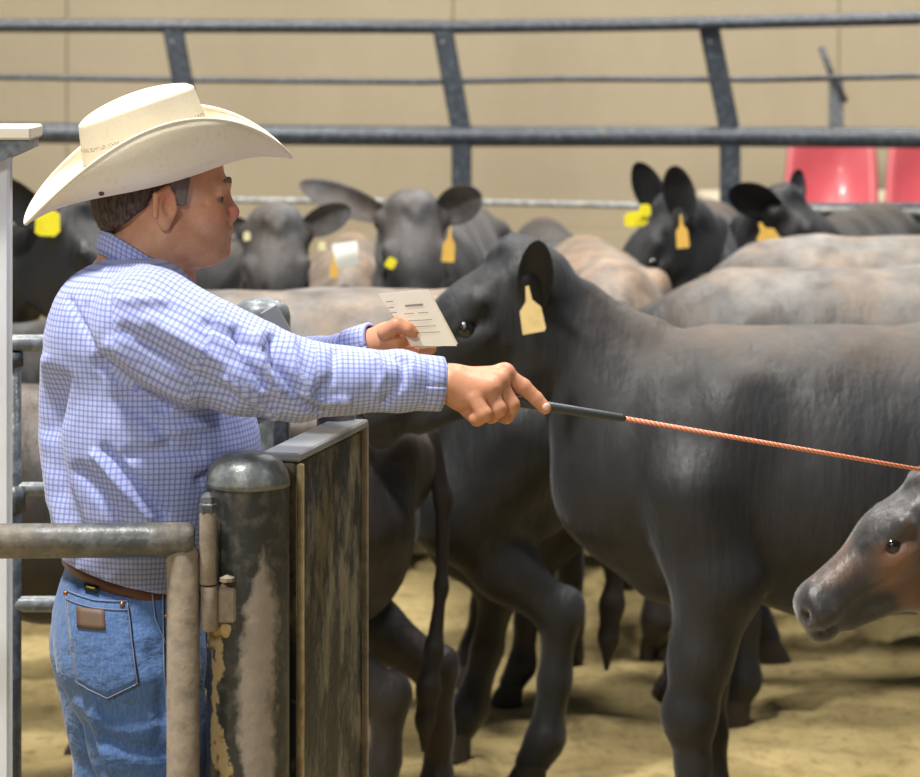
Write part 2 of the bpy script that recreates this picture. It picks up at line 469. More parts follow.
def hair_mat():
    q = M_('short_greying_hair', (.05, .03, .02), .75); n = q.noise(190, q.obj((1, 1, .3)), 4)
    g_ = q.math('DIVIDE', q.math('SUBTRACT', q.xyz(q.obj(), 0), .055), .04, clamp=True)
    q.color(q.mix(q.math('MULTIPLY', g_, .35), q.mix(q.ramp(n, [(.4, 0), (.7, 1)]), (.035, .02, .014), (.13, .085, .06)), (.36, .30, .27))); q.bump(n, .6, .004); return q.m
m_hair = hair_mat()
def straw_mat():
    q = M_('woven_straw', (.78, .70, .52), .6, spec=.3)
    uv = q.t.nodes.new('ShaderNodeUVMap').outputs[0]; u = q.xyz(uv, 0); v = q.xyz(uv, 1)
    wv = q.math('MULTIPLY', q.math('SINE', q.math('MULTIPLY', u, 950.)), q.math('SINE', q.math('MULTIPLY', v, 950.)))
    n = q.noise(7); fine = q.noise(120)
    c = q.mix(q.ramp(n, [(.35, 0), (.7, 1)]), (.82, .74, .57), (.88, .82, .68))
    c = q.mix(q.ramp(fine, [(.55, 0), (.8, .35)]), c, (.62, .47, .27))
    # two rows of open weave round the crown (v = height on the crown, uv metres + 1)
    for v0, hw in ((1.083, .0042), (1.052, .0036)):
        row = q.math('MULTIPLY', q.math('SUBTRACT', hw, q.math('ABSOLUTE', q.math('SUBTRACT', v, v0))), 900, clamp=True)
        dash = q.ramp(q.noise(1., q.node('ShaderNodeMapping', Vector=uv, Scale=(170, 420, 1)), 2), [(.5, 0), (.56, 1)])
        c = q.mix(q.math('MULTIPLY', q.math('MULTIPLY', row, dash), .7), c, (.16, .11, .07))
    q.color(c); q.bump(q.noise(260, None, 2), .25, .0015); return q.m
m_straw = straw_mat()
m_band = M_('hat_sweatband', (.35, .27, .17), .7).m
def shirt_mat():
    q = M_('blue_check_cotton', (.6, .65, .85), .8, spec=.2)
    uv = q.t.nodes.new('ShaderNodeUVMap').outputs[0]; u = q.xyz(uv, 0); v = q.xyz(uv, 1)
    n = q.noise(14, None, 3)
    def line(c, p, w0):
        t = q.math('ABSOLUTE', q.math('SUBTRACT', q.math('FRACT', q.math('DIVIDE', c, p)), .5))
        return q.math('MULTIPLY', q.math('SUBTRACT', w0, t), 9, clamp=True)
    lu = line(u, .0088, .23); lv = line(v, .0088, .23)
    c = q.mix(.95, (.53, .59, .90), (.53, .59, .90))
    c = q.mix(q.math('MULTIPLY', lu, .52), c, (.12, .17, .60)); c = q.mix(q.math('MULTIPLY', lv, .52), c, (.12, .17, .60))
    q.color(c); q.set(q.b, 'Sheen Weight', .15)
    q.bump(q.noise(9, q.obj((1, 1, .6), (0, .5, 0)), 3), .35, .02); return q.m
m_shirt = shirt_mat()
def denim(name, a, b):
    q = M_(name, a, .85, spec=.2); n = q.noise(5, None, 5); f = q.noise(260, q.obj((1, 1, .25)), 2)
    c = q.mix(q.ramp(n, [(.35, 0), (.7, 1)]), a, b); c = q.mix(q.ramp(f, [(.4, 0), (.8, .3)]), c, (.30, .42, .62))
    q.color(c); q.set(q.b, 'Sheen Weight', .2)
    q.bump(q.noise(11, q.obj((1, 1, 1.6), (0, .6, 0)), 4), .6, .025); return q.m
m_denim = denim('blue_denim', (.060, .135, .34), (.105, .205, .44))
m_denim2 = denim('pocket_denim', (.052, .115, .29), (.10, .19, .40))
m_stitch = M_('stitching', (.20, .22, .30), .8).m
m_stitch_p = M_('pale_seam', (.20, .27, .42), .8).m
m_leather = M_('brown_leather', (.13, .048, .028), .45).m
m_patch = M_('leather_patch', (.15, .095, .065), .6).m
m_label = M_('black_cloth_label', (.02, .03, .02), .7).m
m_yellow = M_('yellow_thread', (.45, .4, .08), .7).m
m_copper = M_('copper_rivet', (.5, .22, .10), .35, .8).m
m_paper = M_('cream_card', (.88, .82, .66), .8).m
m_ink = M_('faded_ink', (.30, .28, .22), .8).m
m_nail = M_('finger_nail', (.75, .50, .42), .3).m
m_grip = M_('grey_rubber_grip', (.045, .052, .058), .45).m
def shaft_mat():
    q = M_('orange_wound_shaft', (.70, .24, .13), .45); co = q.obj()
    x = q.xyz(co, 0); st = q.math('SINE', q.math('MULTIPLY', q.math('ADD', x, q.math('MULTIPLY', q.xyz(co, 2), .8)), 900.))
    q.color(q.mix(q.ramp(st, [(.2, 0), (.9, .6)]), (.62, .17, .08), (.85, .52, .36))); q.bump(st, .2, .001); return q.m
m_shaft = shaft_mat()
m_boot = M_('boot_leather', (.07, .035, .02), .5).m

# ------------------------------------------------------------------ setting: floor, wall, fence
def floor():
    xs = np.concatenate([[-25, -12, -7], np.arange(-4.2, 4.21, .045), [7, 12, 25]])
    ys = np.concatenate([[-3, 1, 3.5], np.arange(5.0, 13.0, .045), [14, 16, 18]])
    X, Y = np.meshgrid(xs, ys, indexing='ij'); P = np.stack([X.ravel(), Y.ravel(), 0*X.ravel()], 1)
    Z = .016*wob(P, 5)+.012*wob(P, 19, s=5)+.006*wob(P, 55, s=11)
    for _ in range(420):      # hoof prints
        cx, cy = rng.uniform(-4, 4), rng.uniform(5.4, 12.5); r = rng.uniform(.05, .085)
        m = (np.abs(P[:, 0]-cx) < .3) & (np.abs(P[:, 1]-cy) < .3)
        d = np.hypot(P[m, 0]-cx, P[m, 1]-cy)/r
        Z[m] += -.032*np.exp(-d**2)+.016*np.exp(-((d-1.5)/.45)**2)
    fade = np.clip((4.2-np.abs(P[:, 0]))*2, 0, 1)*np.clip((P[:, 1]-5)*2, 0, 1)*np.clip((13-P[:, 1])*2, 0, 1)
    P[:, 2] = np.clip(Z, -.06, .03)*fade
    nx, ny = len(xs), len(ys); I = np.arange(nx*ny).reshape(nx, ny)
    F = np.stack([I[:-1, :-1], I[1:, :-1], I[1:, 1:], I[:-1, 1:]], -1).reshape(-1, 4)
    tag(link('floor', mesh_np('floor', P, F), m_sand), kind='structure')
floor()
YW = 15.6
wl = tag(MB().box((0, YW+.3, 2.5), (26, .4, 5.4)).build('wall_back', m_wall), kind='structure')
x = -13.0
for i in range(12):
    wd = 2.16
    MB().box((x+wd/2, YW+.08, 1.16+1.82), (wd-.004, .05, 4.16), bev=.006).build('wall_panel', m_wall, wl)
    x += wd
MB().box((0, YW+.08, .45), (26, .06, .90), bev=.006).build('wall_course', m_wall, wl)
# low concrete ledge under the seats
tag(MB().box((5.9, 15.0, .57), (9.2, .9, 1.14), bev=.02).build('trim_1', m_ledge), kind='structure')
tag(MB().box((6.2, 14.25, .33), (9.2, .6, .66), bev=.02).build('trim_2', m_wall), kind='structure')

FD = 12.5
def fp(px, py, D=FD): return W(px, py, D)
fn = empty('ring_fence', fp(460, 0).xyz*Vector((1, 1, 0)))
tag(fn, 'dark blue-grey steel ring fence behind the cattle with slanted upper posts', 'fence')
s = FOC/FD
def rail(name, pts, r, m, n=12, parent=fn):
    return MB().tube([fp(*p) for p in pts], r, n).build(name, m, parent, smooth=True)
rail('top_rail', [(-1150, 27, 12.7), (-100, 25.5), (100, 26), (460, 27), (620, 25), (740, 22.5, 12.4), (920, 18, 12.2), (1150, 11, 11.9)], .030, m_fence)
rail('middle_rail', [(-1150, 131, 12.6), (-100, 132), (460, 136.5), (728, 136.5), (920, 138, 12.4), (1200, 140, 12.1)], .046, m_fence)
rail('rod', [(-1150, 75), (-60, 76), (200, 80), (420, 82), (560, 79), (760, 79.5), (920, 76), (1200, 72, 12.2)], .0135, m_fence)
rail('rod', [(-1150, 199), (200, 200), (460, 202), (560, 204), (740, 208), (920, 212), (1200, 216, 12.3)], .014, m_fence_light)
rail('rod', [(-1150, 300), (460, 302), (1200, 310, 12.3)], .02, m_fence)
rail('rod', [(-1150, 400), (460, 402), (1200, 412, 12.3)], .02, m_fence)
rail('bottom_rail', [(-1150, 478), (460, 478), (1200, 480)], .03, m_fence)
for px in (-1150, -882, -614, -346, -78, 192, 461.5, 730, 1000):
    d = FD-.0
    top = fp(px-21 if px > 500 else px-19, 28, d); mid = fp(px, 132, d)
    a = (mid-top); up = -a.normalized(); side = Vector((1, 0, 0)); rotm = Matrix((side, up.cross(side), up)).transposed()
    MB().box((top+mid)/2, (.092, .05, a.length), rotm, .008).build('slanted_post', m_fence, fn)
    b = fp(px, 136, d); MB().box((b.x, b.y, b.z/2), (.090, .06, b.z), bev=.008).build('post', m_fence, fn)
    MB().tube([top+Vector((0, -.03, -.06)), top+Vector((0, -.034, -.06))], .008, 8).build('bolt', m_plate, fn)
# handrail post beyond the fence
hp = empty('handrail_post', (W(836, 0, 14.75).x, 14.75, 1.14)); tag(hp, 'thin grey handrail post with a slanted bar beyond the fence', 'post')
s2 = FOC/13.6
t0 = W(836, 76, 14.75); MB().box((t0.x, 14.75, t0.z/2+.57), (.075, .05, t0.z-1.14), bev=.008).build('pole', m_pen, hp)
MB().tube([W(821, 47, 14.7), W(832, 76, 14.7), W(846, 102, 14.7)], .017, 10).build('slanted_bar', m_fence, hp, smooth=True)
# two red seats
def seat(px0, px1, label):
    D = 14.1; a = W(px0, 150, D); b = W(px1, 150, D); wd = b.x-a.x; cx = (a.x+b.x)/2; zt = 1.50; zb = .98
    r = empty('stadium_seat', (cx, D+.1, .66)); tag(r, label, 'seat', 'red seats beyond the fence')
    V = []; F = []; nu, nv = 13, 11
    for j in range(nv):
        t = j/(nv-1); z = zb+(zt-zb)*t
        wdt = wd/2*(1-.10*t**1.5)-.5*.02
        for i in range(nu):
            u = -1+2*i/(nu-1); yb = D+.03+.14*t-.05*u*u+.05*(1-u*u)*math.sin(t*PI)
            V.append((cx+u*wdt+.03*t, yb, z-(.03*u**4 if j == nv-1 else 0)))
    for j in range(nv-1):
        for i in range(nu-1):
            k = j*nu+i; F.append((k, k+1, k+nu+1, k+nu))
    o = MB().add(V, F).build('backrest', m_red, r, smooth=True)
    o.modifiers.new('s', 'SOLIDIFY').thickness = .025
    V = []; F = []
    for j in range(8):
        t = j/7
        for i in range(nu):
            u = -1+2*i/(nu-1); V.append((cx+u*wd/2*.93, D+.02-.40*t, zb+.03-.015*math.cos(u*PI/2)+.02*t-(.05*max(0, t-.8)*5)**1))
    for j in range(7):
        for i in range(nu-1):
            k = j*nu+i; F.append((k, k+nu, k+nu+1, k+1))
    o = MB().add(V, F).build('seat_pan', m_red, r, smooth=True); o.modifiers.new('s', 'SOLIDIFY').thickness = .022
    for sx in (-1, 1):
        MB().tube([(cx+sx*wd*.3, D-.3, zb), (cx+sx*wd*.3, D+.05, .85), (cx+sx*wd*.3, D+.12, .66)], .016, 8).build('leg', m_fence, r, smooth=True)
seat(782, 878, 'red plastic seat beyond the fence, left of the two')
seat(884, 982, 'red plastic seat beyond the fence, right one cut by the frame')
tag(MB().box((W(960, 0, 13).x, 13.0, .70), (1.45, .05, .98), bev=.02).box((W(960, 0, 13).x, 13.0, 1.20), (1.5, .09, .05), bev=.015).build('barrier_panel', m_fence),
    'low blue-grey barrier panel in front of the red seats', 'barrier')

# ------------------------------------------------------------------ foreground steelwork
PD = 4.45
def post_round():
    r = empty('gate_post', (W(248, 0, PD).x, PD, 0)); tag(r, 'thick round black gate post with domed cap and mud streaks', 'post')
    s = FOC/PD; zt = CAMH-(451-HORZ)/s; rad = 41.5/s; zc = CAMH-(480-HORZ)/s
    MB().lathe([(rad, -.02), (rad, zc)], r.location*Vector((1, 1, 0)) if False else (r.location.x, PD, 0), 40).build('pipe', m_post, r, auto=40)
    prof = [(rad*1.012, zc-.008), (rad*1.012, zc)]
    for i in range(1, 9):
        a = i/9*PI/2; prof.append((rad*math.cos(a)**.8, zc+(zt-zc)*math.sin(a)))
    prof.append((rad*.05, zt))
    MB().lathe(prof, (r.location.x, PD, 0), 40).build('domed_cap', pipe_mat('worn_cap', (.12, .135, .14), (.3, .27, .2), .60, .32), r, smooth=True)
    # mud crust lumps where the hinge is welded
    sd = Sdf()
    for i in range(26):
        q = W(225+rng.uniform(-9, 9), 608+rng.uniform(-22, 26), PD-.058+abs(rng.normal())*.006)
        sd.ellipsoid(q, rng.uniform(.004, .010, 3), k=.006)
    V, Q = sd.mesh(.0025, 1); V -= np.array(r.location)
    o = link('mud_crust', mesh_np('mud_crust', V, Q), M_('dry_mud', (.46, .34, .17), .95, spec=.1).m); o.parent = r
    return r
post_round()
def gate():
    GD = 4.38; s = FOC/GD
    r = empty('pipe_gate', (W(183, 0, GD).x, GD, 0)); tag(r, 'worn grey pipe gate hinged on the round post in front of the man', 'gate')
    MB().tube([W(-420, 543, GD), W(-60, 541.5, GD), W(150, 540, GD), W(188, 540, GD), W(194, 540, GD)], [17.5/s]*4+[13/s], 20).build('top_rail', m_rail, r, smooth=True)
    u = W(183, 0, GD); zt = CAMH-(546-HORZ)/s
    a = 16.5/s
    MB().tube([(u.x, GD, .12), (u.x, GD, zt-.012), (u.x, GD, zt)], [a, a, a*.8], 20).build('upright', m_rail_tan, r, auto=50)
    for z in (CAMH-(794-HORZ)/s, .45, .15):
        MB().tube([(W(-420, 0, GD).x, GD, z), (u.x-.01, GD, z)], .024, 16).build('rail', m_rail_tan, r, smooth=True)
    MB().tube([W(-420, 540, GD), (W(-420, 0, GD).x, GD, .12)], a, 16).build('upright', m_rail, r, smooth=True)
    # hinge
    h = empty('hinge', W(208, 560, GD)); h.parent = r; h.matrix_parent_inverse = world_of(r).inverted()
    h['label'] = 'muddy welded barrel hinge with acorn bolt'
    hx = W(208, 0, GD).x; zz = lambda py: CAMH-(py-HORZ)/s
    MB().lathe([(.0125, zz(584)), (.0135, zz(582)), (.0135, zz(514)), (.0125, zz(512))], (hx, GD, 0), 20).build('upper_knuckle', m_rail_tan, h, auto=40)
    MB().lathe([(.0125, zz(630)), (.0135, zz(628)), (.0135, zz(588)), (.0125, zz(586))], (hx+.002, GD, 0), 20).build('lower_knuckle', m_rail_tan, h, auto=40)
    MB().lathe([(.013, zz(513)), (.0145, zz(512)), (.0145, zz(504)), (.012, zz(503)), (.011, zz(497)), (.006, zz(493)), (.001, zz(492))], (hx, GD, 0), 6).build('acorn_bolt', m_rail, h)
    MB().box((hx+.026, GD+.012, zz(606)), (.035, .02, .055), bev=.004).build('lug', m_rail_tan, h)
    MB().lathe([(.012, 0), (.012, .006), (.002, .01)], (hx+.03, GD-.002, zz(581)), 8).build('bolt_head', m_rail_tan, h)
gate()
def solid_panel():
    a = Vector((-.262, 4.50, 0)); b = Vector((-.166, 4.88, 0)); zt = 1.362
    d = (b-a); L = d.length; f = d.normalized(); n = Vector((f.y, -f.x, 0))       # n faces right
    r = empty('sheet_gate', (a+b)/2); tag(r, 'mud-smeared black sheet steel gate under the outstretched arm', 'gate')
    rot = Matrix((f, -n, Vector((0, 0, 1)))).transposed()
    c = (a+b)/2
    MB().box((c.x-n.x*.03, c.y-n.y*.03, zt/2+.04), (L, .004+.05, zt-.10), rot, .004).build('sheet', m_panel, r)
    MB().box((c.x-n.x*.027, c.y-n.y*.027, zt), (L+.01, .066, .014), rot, .004).build('top_plate', m_plate, r)
    MB().box((a.x+.006, a.y-.004, zt/2+.03), (.014, .010, zt-.08), rot, .003).build('rusty_edge_strip', m_rust, r)
    MB().box((b.x-n.x*.004, b.y, zt/2+.03), (.012, .02, zt-.06), rot, .003).build('far_edge_strip', m_rail_tan, r)
    MB().tube([(b.x-.05, b.y+.01, 0.1), (b.x-.05, b.y+.01, zt+.015), (b.x-.05, b.y+.01, zt+.028)], [.034, .034, .02], 18).build('end_pipe', m_rail, r, smooth=True)
solid_panel()
def pen():
    D = 5.5; s = FOC/D
    r = empty('pen_fence', (W(120, 0, D).x, D, 0)); tag(r, 'grey pipe pen fence behind the man', 'fence')
    for py, rr in ((343, 8.5), (489, 7), (604, 8)):
        MB().tube([W(-200, py, D), W(233, py, D)], rr/s, 14).build('rail', m_pen, r, smooth=True)
    for px in (13, -160):
        MB().tube([W(px, 352, D-.0), (W(px, 0, D).x, D, 0)], 8.5/s, 14).build('post', m_fence, r, smooth=True)
    MB().tube([W(13, 352, D), W(13, 366, D)], 10.5/s, 14).build('collar', m_fence, r, smooth=True)
    MB().tube([W(15, 486, D-.01), W(15, 512, D-.01)], 10.5/s, 14).build('collar', m_fence, r, smooth=True)
    MB().tube([W(-200, 800, D), W(246, 800, D)], 8/s, 14).build('rail', m_pen, r, smooth=True)
    p = empty('pen_post', (W(262, 0, D).x, D, 0)); tag(p, 'grey round-topped steel post just beyond the outstretched arm', 'post')
    x = W(262, 0, D).x; zt = CAMH-(298-HORZ)/s; ra = .056
    MB().lathe([(ra, -.02), (ra, zt-.035), (ra*.93, zt-.018), (ra*.7, zt-.006), (ra*.3, zt), (.002, zt+.001)], (x, D, 0), 30).build('pipe', m_pen, p, auto=40)
    q0, q1 = W(270, 312, D-.09), W(292, 350, D-.09)
    dd = (q1-q0).normalized(); rot = Matrix((dd, Vector((0, 1, 0)), dd.cross(Vector((0, 1, 0))))).transposed()
    MB().box((q0+q1)/2, (.1, .008, .036), rot, .002).build('latch_bar', m_plate, p)
    k = empty('square_post', (W(281, 0, 5.15).x, 5.15, 0)); tag(k, 'slim dark square post behind the sheet gate', 'post')
    zt = CAMH-(412-HORZ)/(FOC/5.15)
    MB().box((k.location.x, 5.15, zt/2), (.028, .028, zt), bev=.003).build('tube', m_fence, k)
    MB().box((k.location.x, 5.15, zt+.004), (.034, .034, .008), bev=.002).build('cap', m_fence, k)
pen()
wc = empty('white_column', (W(-60, 0, 4.95).x, 4.95, 0)); tag(wc, 'white painted column with a cream ledge at the left edge', 'column')
s = FOC/4.95
xr = W(7.5, 0, 4.95).x
MB().box((xr-.09, 4.99, .93), (.18, .04, 1.86), bev=.005).build('board', m_white, wc)
zt = CAMH-(126-HORZ)/s
xe = W(31, 0, 4.93).x
MB().box((xe-.25, 5.0, zt-.012), (.5, .14, .024), bev=.004).build('ledge', m_cream, wc)
MB().prism([(-.5, -.025), (0, -.025), (0, -.040), (-.10, -.085), (-.5, -.085)], .12, (xe-.006, 5.0, zt), Vector((1, 0, 0)), Vector((0, 0, 1)), Vector((0, 1, 0))).build('corbel', m_pen, wc)

# ------------------------------------------------------------------ cattle
def ear_grid(root, d, nrm, L=.19, Wd=.058, cup=.45, th=.012):
    """leaf-shaped cupped ear; d = direction of the tip, nrm = side the inside faces"""
    d = Vector(d).normalized(); nrm = Vector(nrm); nrm = (nrm-d*nrm.dot(d)).normalized(); sd = d.cross(nrm).normalized()
    nu, nv = 14, 11; V = []; F = []
    for side in (0, 1):
        for i in range(nu):
            t = 1-(1-i/(nu-1))**1.7
            wv = Wd*(.50+.50*math.sin(t/.55*PI/2)) if t < .55 else Wd*math.sqrt(max(0, 1-((t-.55)/.45)**2))
            wv = max(wv, .004)
            for j in range(nv):
                u = -1+2*j/(nv-1); a = u*1.15*(1-.35*t)
                off = sd*math.sin(a)*wv+nrm*((1-math.cos(a))*wv*cup*2.2-.35*wv)
                p = Vector(root)+d*(L*t)+off
                if side: p -= nrm*th*(1-.6*t)*(1-u*u*.85)+nrm*.0006
                V.append(p)
    o = nu*nv
    for i in range(nu-1):
        for j in range(nv-1):
            a = i*nv+j; F.append((a, a+1, a+nv+1, a+nv)); F.append((o+a, o+a+nv, o+a+nv+1, o+a+1))
        a = i*nv; F.append((a, a+nv, o+a+nv, o+a)); a = i*nv+nv-1; F.append((a, o+a, o+a+nv, a+nv))
    for j in range(nv-1):
        a = (nu-1)*nv+j; F.append((a, a+1, o+a+1, o+a)); F.append((j, o+j, o+j+1, j+1))
    return np.array([tuple(v) for v in V]), np.array(F)

hoof_me = None
def cow(name, label, pos, yaw, scale, poll, hyaw, hpitch, mat, res=.016, group='black cattle crowded in the sale ring',
        ears=None, head_s=1.12, fx=0., roll=0, legs=True, fat=1., stride=(0, 0, 0, 0), tags=(), humps=0, low=False, wid=1.):
    root = empty(name, (pos[0], pos[1], 0), R(yaw)); root.scale = (scale,)*3
    tag(root, label, 'cow', group)
    Mi = (Matrix.Translation(root.location) @ Matrix.Rotation(R(yaw), 4, 'Z') @ Matrix.Scale(scale, 4)).inverted()
    pl = Mi @ Vector(poll)
    # head frame
    ry = R(hyaw-yaw); hx = Vector((math.cos(ry)*math.cos(R(hpitch)), math.sin(ry)*math.cos(R(hpitch)), math.sin(R(hpitch))))
    hy = Vector((-math.sin(ry), math.cos(ry), 0)); hz = hx.cross(hy)
    if roll:
        Rr = Matrix.Rotation(R(roll), 3, hx); hy = Rr @ hy; hz = Rr @ hz
    HM = np.array([hx, hy, hz]).T; hsc = head_s
    H = lambda x, y, z: np.array(pl+(hx*x+hy*y+hz*z)*hsc)
    S = Sdf(); Y = np.array([0, 1, 0]); YH = np.array(hy)
    f = fat
    # trunk
    S.chain([(-.70, 0, 1.10, .17, .95*wid), (-.50, 0, 1.06, .255, .86*wid), (-.15, 0, .975, .335*f, .82*wid), (.22, 0, .965, .33*f, .80*wid), (.52, 0, 1.00, .29, .72*wid), (.68, 0, .98, .22, .72*wid)], k=.09, ax=Y)
    S.rcone((-.66, 0, 1.24), (.50, 0, 1.245), .060, .055, Y, 1.6, k=.08)           # topline
    S.rcone((.72, 0, .90), (.62, 0, .74), .13, .09, Y, .9, k=.08)               # brisket
    for sy in (-1, 1):
        S.ellipsoid((-.60, sy*.14*wid, .93), (.21, .12, .27), k=.07)
        S.ellipsoid((-.47, sy*.20*wid, 1.21), (.07, .05, .045 if not humps else .075), k=.05)                # hook bone
        S.ellipsoid((-.76, sy*.09*wid, 1.14), (.05, .045, .05), k=.05)
        Ms = Matrix.Rotation(R(-18), 3, 'Y')
        S.ellipsoid((.50, sy*.165*wid, .98), (.13, .085, .27), M=np.array(Ms), k=.05)   # shoulder blade
    # neck: blends from the withers and the chest to the head
    nb = Vector((.60, 0, 1.02)); nh = Vector(H(-.02, 0, -.165)); mid = nb.lerp(nh, .5)+Vector((0, 0, -.055))
    S.chain([(*nb, .22, .72), (*mid, .148, .74), (*nh, .092*hsc, .9)], k=.06, ax=Y)
    nt = Vector(H(-.10, 0, -.17)); S.chain([(.50, 0, 1.19, .07, 1.1), (*(Vector((.50, 0, 1.19)).lerp(nt, .5)), .045, .9), (*nt, .04, 1.)], k=.05, ax=Y)
    # head
    S.rcone(H(-.01, 0, -.085), H(.15, 0, -.09), .100*hsc, .094*hsc, YH, 1.0, k=.03)
    S.rcone(H(.15, 0, -.09), H(.37, 0, -.112), .090*hsc, .066*hsc, YH, .86, k=.04)
    S.ellipsoid(H(.405, 0, -.118), np.array((.056, .074, .066))*hsc, HM, k=.03)
    S.ellipsoid(H(.42, 0, -.172), np.array((.040, .052, .026))*hsc, HM, k=.02)
    S.ellipsoid(H(-.025, 0, -.012), np.array((.055, .080, .045))*hsc, HM, k=.03)
    for a_, b_, c_ in ((-.03, .0, .030), (-.01, .022, .026), (-.012, -.024, .025), (.015, .004, .022)): S.ellipsoid(H(a_, b_, c_), np.array((.022, .020, .016))*hsc, HM, k=.015)
    S.ellipsoid(H(.07, 0, -.02), np.array((.12, .075, .03))*hsc, HM, k=.03)
    for sy in (-1, 1):
        S.rcone(H(.06, sy*.045, -.215), H(.34, sy*.022, -.182), .058*hsc, .034*hsc, YH, .7, k=.03)
        S.ellipsoid(H(.045, sy*.062, -.17), np.array((.075, .035, .08))*hsc, HM, k=.03)
        S.rcone(H(.20, sy*.045, -.045), H(.11, sy*.082, -.028), .018*hsc, .026*hsc, k=.02)
        S.ellipsoid(H(.165, sy*.088, -.062), np.array((.026, .014, .018))*hsc, HM, k=.012, sub=True)
        S.rcone(H(.138, sy*.088, -.047), H(.190, sy*.079, -.052), .010*hsc, .008*hsc, k=.01); S.rcone(H(.140, sy*.088, -.080), H(.186, sy*.081, -.078), .008*hsc, .007*hsc, k=.01)
        S.rcone(H(.20, sy*.066, -.10), H(.13, sy*.092, -.098), .014*hsc, .014*hsc, k=.02)
        S.rcone(H(.26, sy*.055, -.125), H(.10, sy*.075, -.135), .010*hsc, .014*hsc, k=.02)
        S.ellipsoid(H(.448, sy*.040, -.102), np.array((.024, .014, .016))*hsc, HM, k=.008, sub=True)
        S.ellipsoid(H(-.0, sy*.095, -.045), np.array((.03, .025, .03))*hsc, HM, k=.03)
    S.rcone(H(.470, -.035, -.152), H(.470, .035, -.152), .007, .007, k=.006, sub=True)
    for sy in (-1, 1): S.rcone(H(.465, sy*.035, -.152), H(.36, sy*.068, -.160), .006, .004, k=.006, sub=True)
    if low:
        S.chain([(*H(.13, 0, -.215), .065, .8), (*(H(.0, 0, -.24)*.5+np.array((.74, 0, .84))*.5), .12, .7), (.72, 0, .84, .18, .7)], k=.06, ax=Y)
    if legs:
        k_ = 0
        for sy in (1, -1):
            dx = stride[k_]; k_ += 1
            S.chain([(.52+fx*.6, wid*sy*.15, .95, .14), (.44+fx, wid*sy*.17, .74, .105), (.47+fx+dx*.5, wid*sy*.17, .56, .072), (.49+fx+dx*.75, wid*sy*.17, .42, .058), (.48+fx+dx*.9, wid*sy*.17, .30, .037), (.48+fx+dx, wid*sy*.17, .13, .043), (.51+fx+dx, wid*sy*.17, .07, .046)], k=.04)
            S.ellipsoid((.50+fx+dx*.75, wid*sy*.17, .42), (.05, .05, .06), k=.03)
            dx = stride[k_]; k_ += 1
            S.chain([(-.60, wid*sy*.16, .95, .19), (-.44+dx*.2, wid*sy*.18, .76, .135), (-.58+dx*.6, wid*sy*.175, .60, .085), (-.74+dx*.8, wid*sy*.17, .475, .055), (-.73+dx*.9, wid*sy*.17, .30, .041), (-.71+dx, wid*sy*.17, .14, .047), (-.67+dx, wid*sy*.17, .07, .048)], k=.04)
            S.ellipsoid((-.765+dx*.8, wid*sy*.17, .50), (.04, .038, .05), k=.025)
    V, Q = S.mesh(res, 2)
    # muscle and loose-skin undulation
    N = normals(V, Q); keep = np.clip((V[:, 0]*0+V[:, 2]-.5)*3, .2, 1)
    A = V*np.array((1.6, 1, .45)); V = V+N*(keep*(.004*wob(A, 12)+.0025*wob(A, 30, s=9)))[:, None]
    parts = [(V, Q)]
    ears = ears or {}
    for sy in (-1, 1):
        e = ears.get(sy, ears.get(0, dict(d=(-.15, 1, .15), n=(1, 0, -.1))))
        if 'd' in e: dv = hx*e['d'][0]+hy*(e['d'][1]*sy)+hz*e['d'][2]
        if 'wn' in e: nv = (Matrix.Rotation(-R(yaw), 3, 'Z') @ Vector(e['wn']))
        else: nv = hx*e['n'][0]+hy*(e['n'][1]*sy)+hz*e['n'][2]
        if 'wd' in e: dv = (Matrix.Rotation(-R(yaw), 3, 'Z') @ Vector(e['wd']))
        parts.append(ear_grid(H(*((-.005, .085, -.035) if 'r' not in e else e['r'])*np.array((1, sy, 1))), dv, nv, L=e.get('L', .19)*hsc, Wd=e.get('W', .055)*hsc))
    V, Q = join(parts)
    o = link('body', mesh_np('body', V, Q), mat); o.parent = root
    # eyes
    for sy in (-1, 1):
        m = MB().lathe([(.0235*math.cos(a)*hsc, .0235*math.sin(a)*hsc) for a in np.linspace(-1.5, 1.5, 11)], H(.163, sy*.0745, -.063), 18)
        me = bpy.data.meshes.new('eye'); me.from_pydata(m.V, [], m.F); me.update()
        for p in me.polygons: p.use_smooth = True
        me.materials.append(m_eye); e = bpy.data.objects.new('eye', me); C.objects.link(e); e.parent = root
    if legs:
        global hoof_me
        if hoof_me is None:
            mb = MB(); 
            for cy in (-.024, .024):
                mb.add(*hoof_half(cy))
            hoof_me = bpy.data.meshes.new('hoof'); hoof_me.from_pydata(mb.V, [], mb.F); hoof_me.update(); hoof_me.materials.append(m_hoof)
        for sy, a, b in ((1, .51+fx+stride[0], -.67+stride[1]), (-1, .51+fx+stride[2], -.67+stride[3])):
            for hx_ in (a, b):
                h = bpy.data.objects.new('hoof', hoof_me); C.objects.link(h); h.parent = root; h.location = (hx_+.01, sy*.17*wid, 0)
    # tail
    tl = Sdf(); tl.chain([(-.84, 0, 1.18, .035), (-.885, .0, 1.0, .024), (-.88, .01, .75, .018), (-.86, .02, .58, .024), (-.845, .03, .47, .031), (-.835, .03, .38, .025), (-.83, .03, .29, .008)], k=.03)
    tV, tQ = tl.mesh(.012, 1)
    o = link('tail', mesh_np('tail', tV, tQ), m_tail); o.parent = root
    for t in tags: ear_tag(root, *t)
    return root
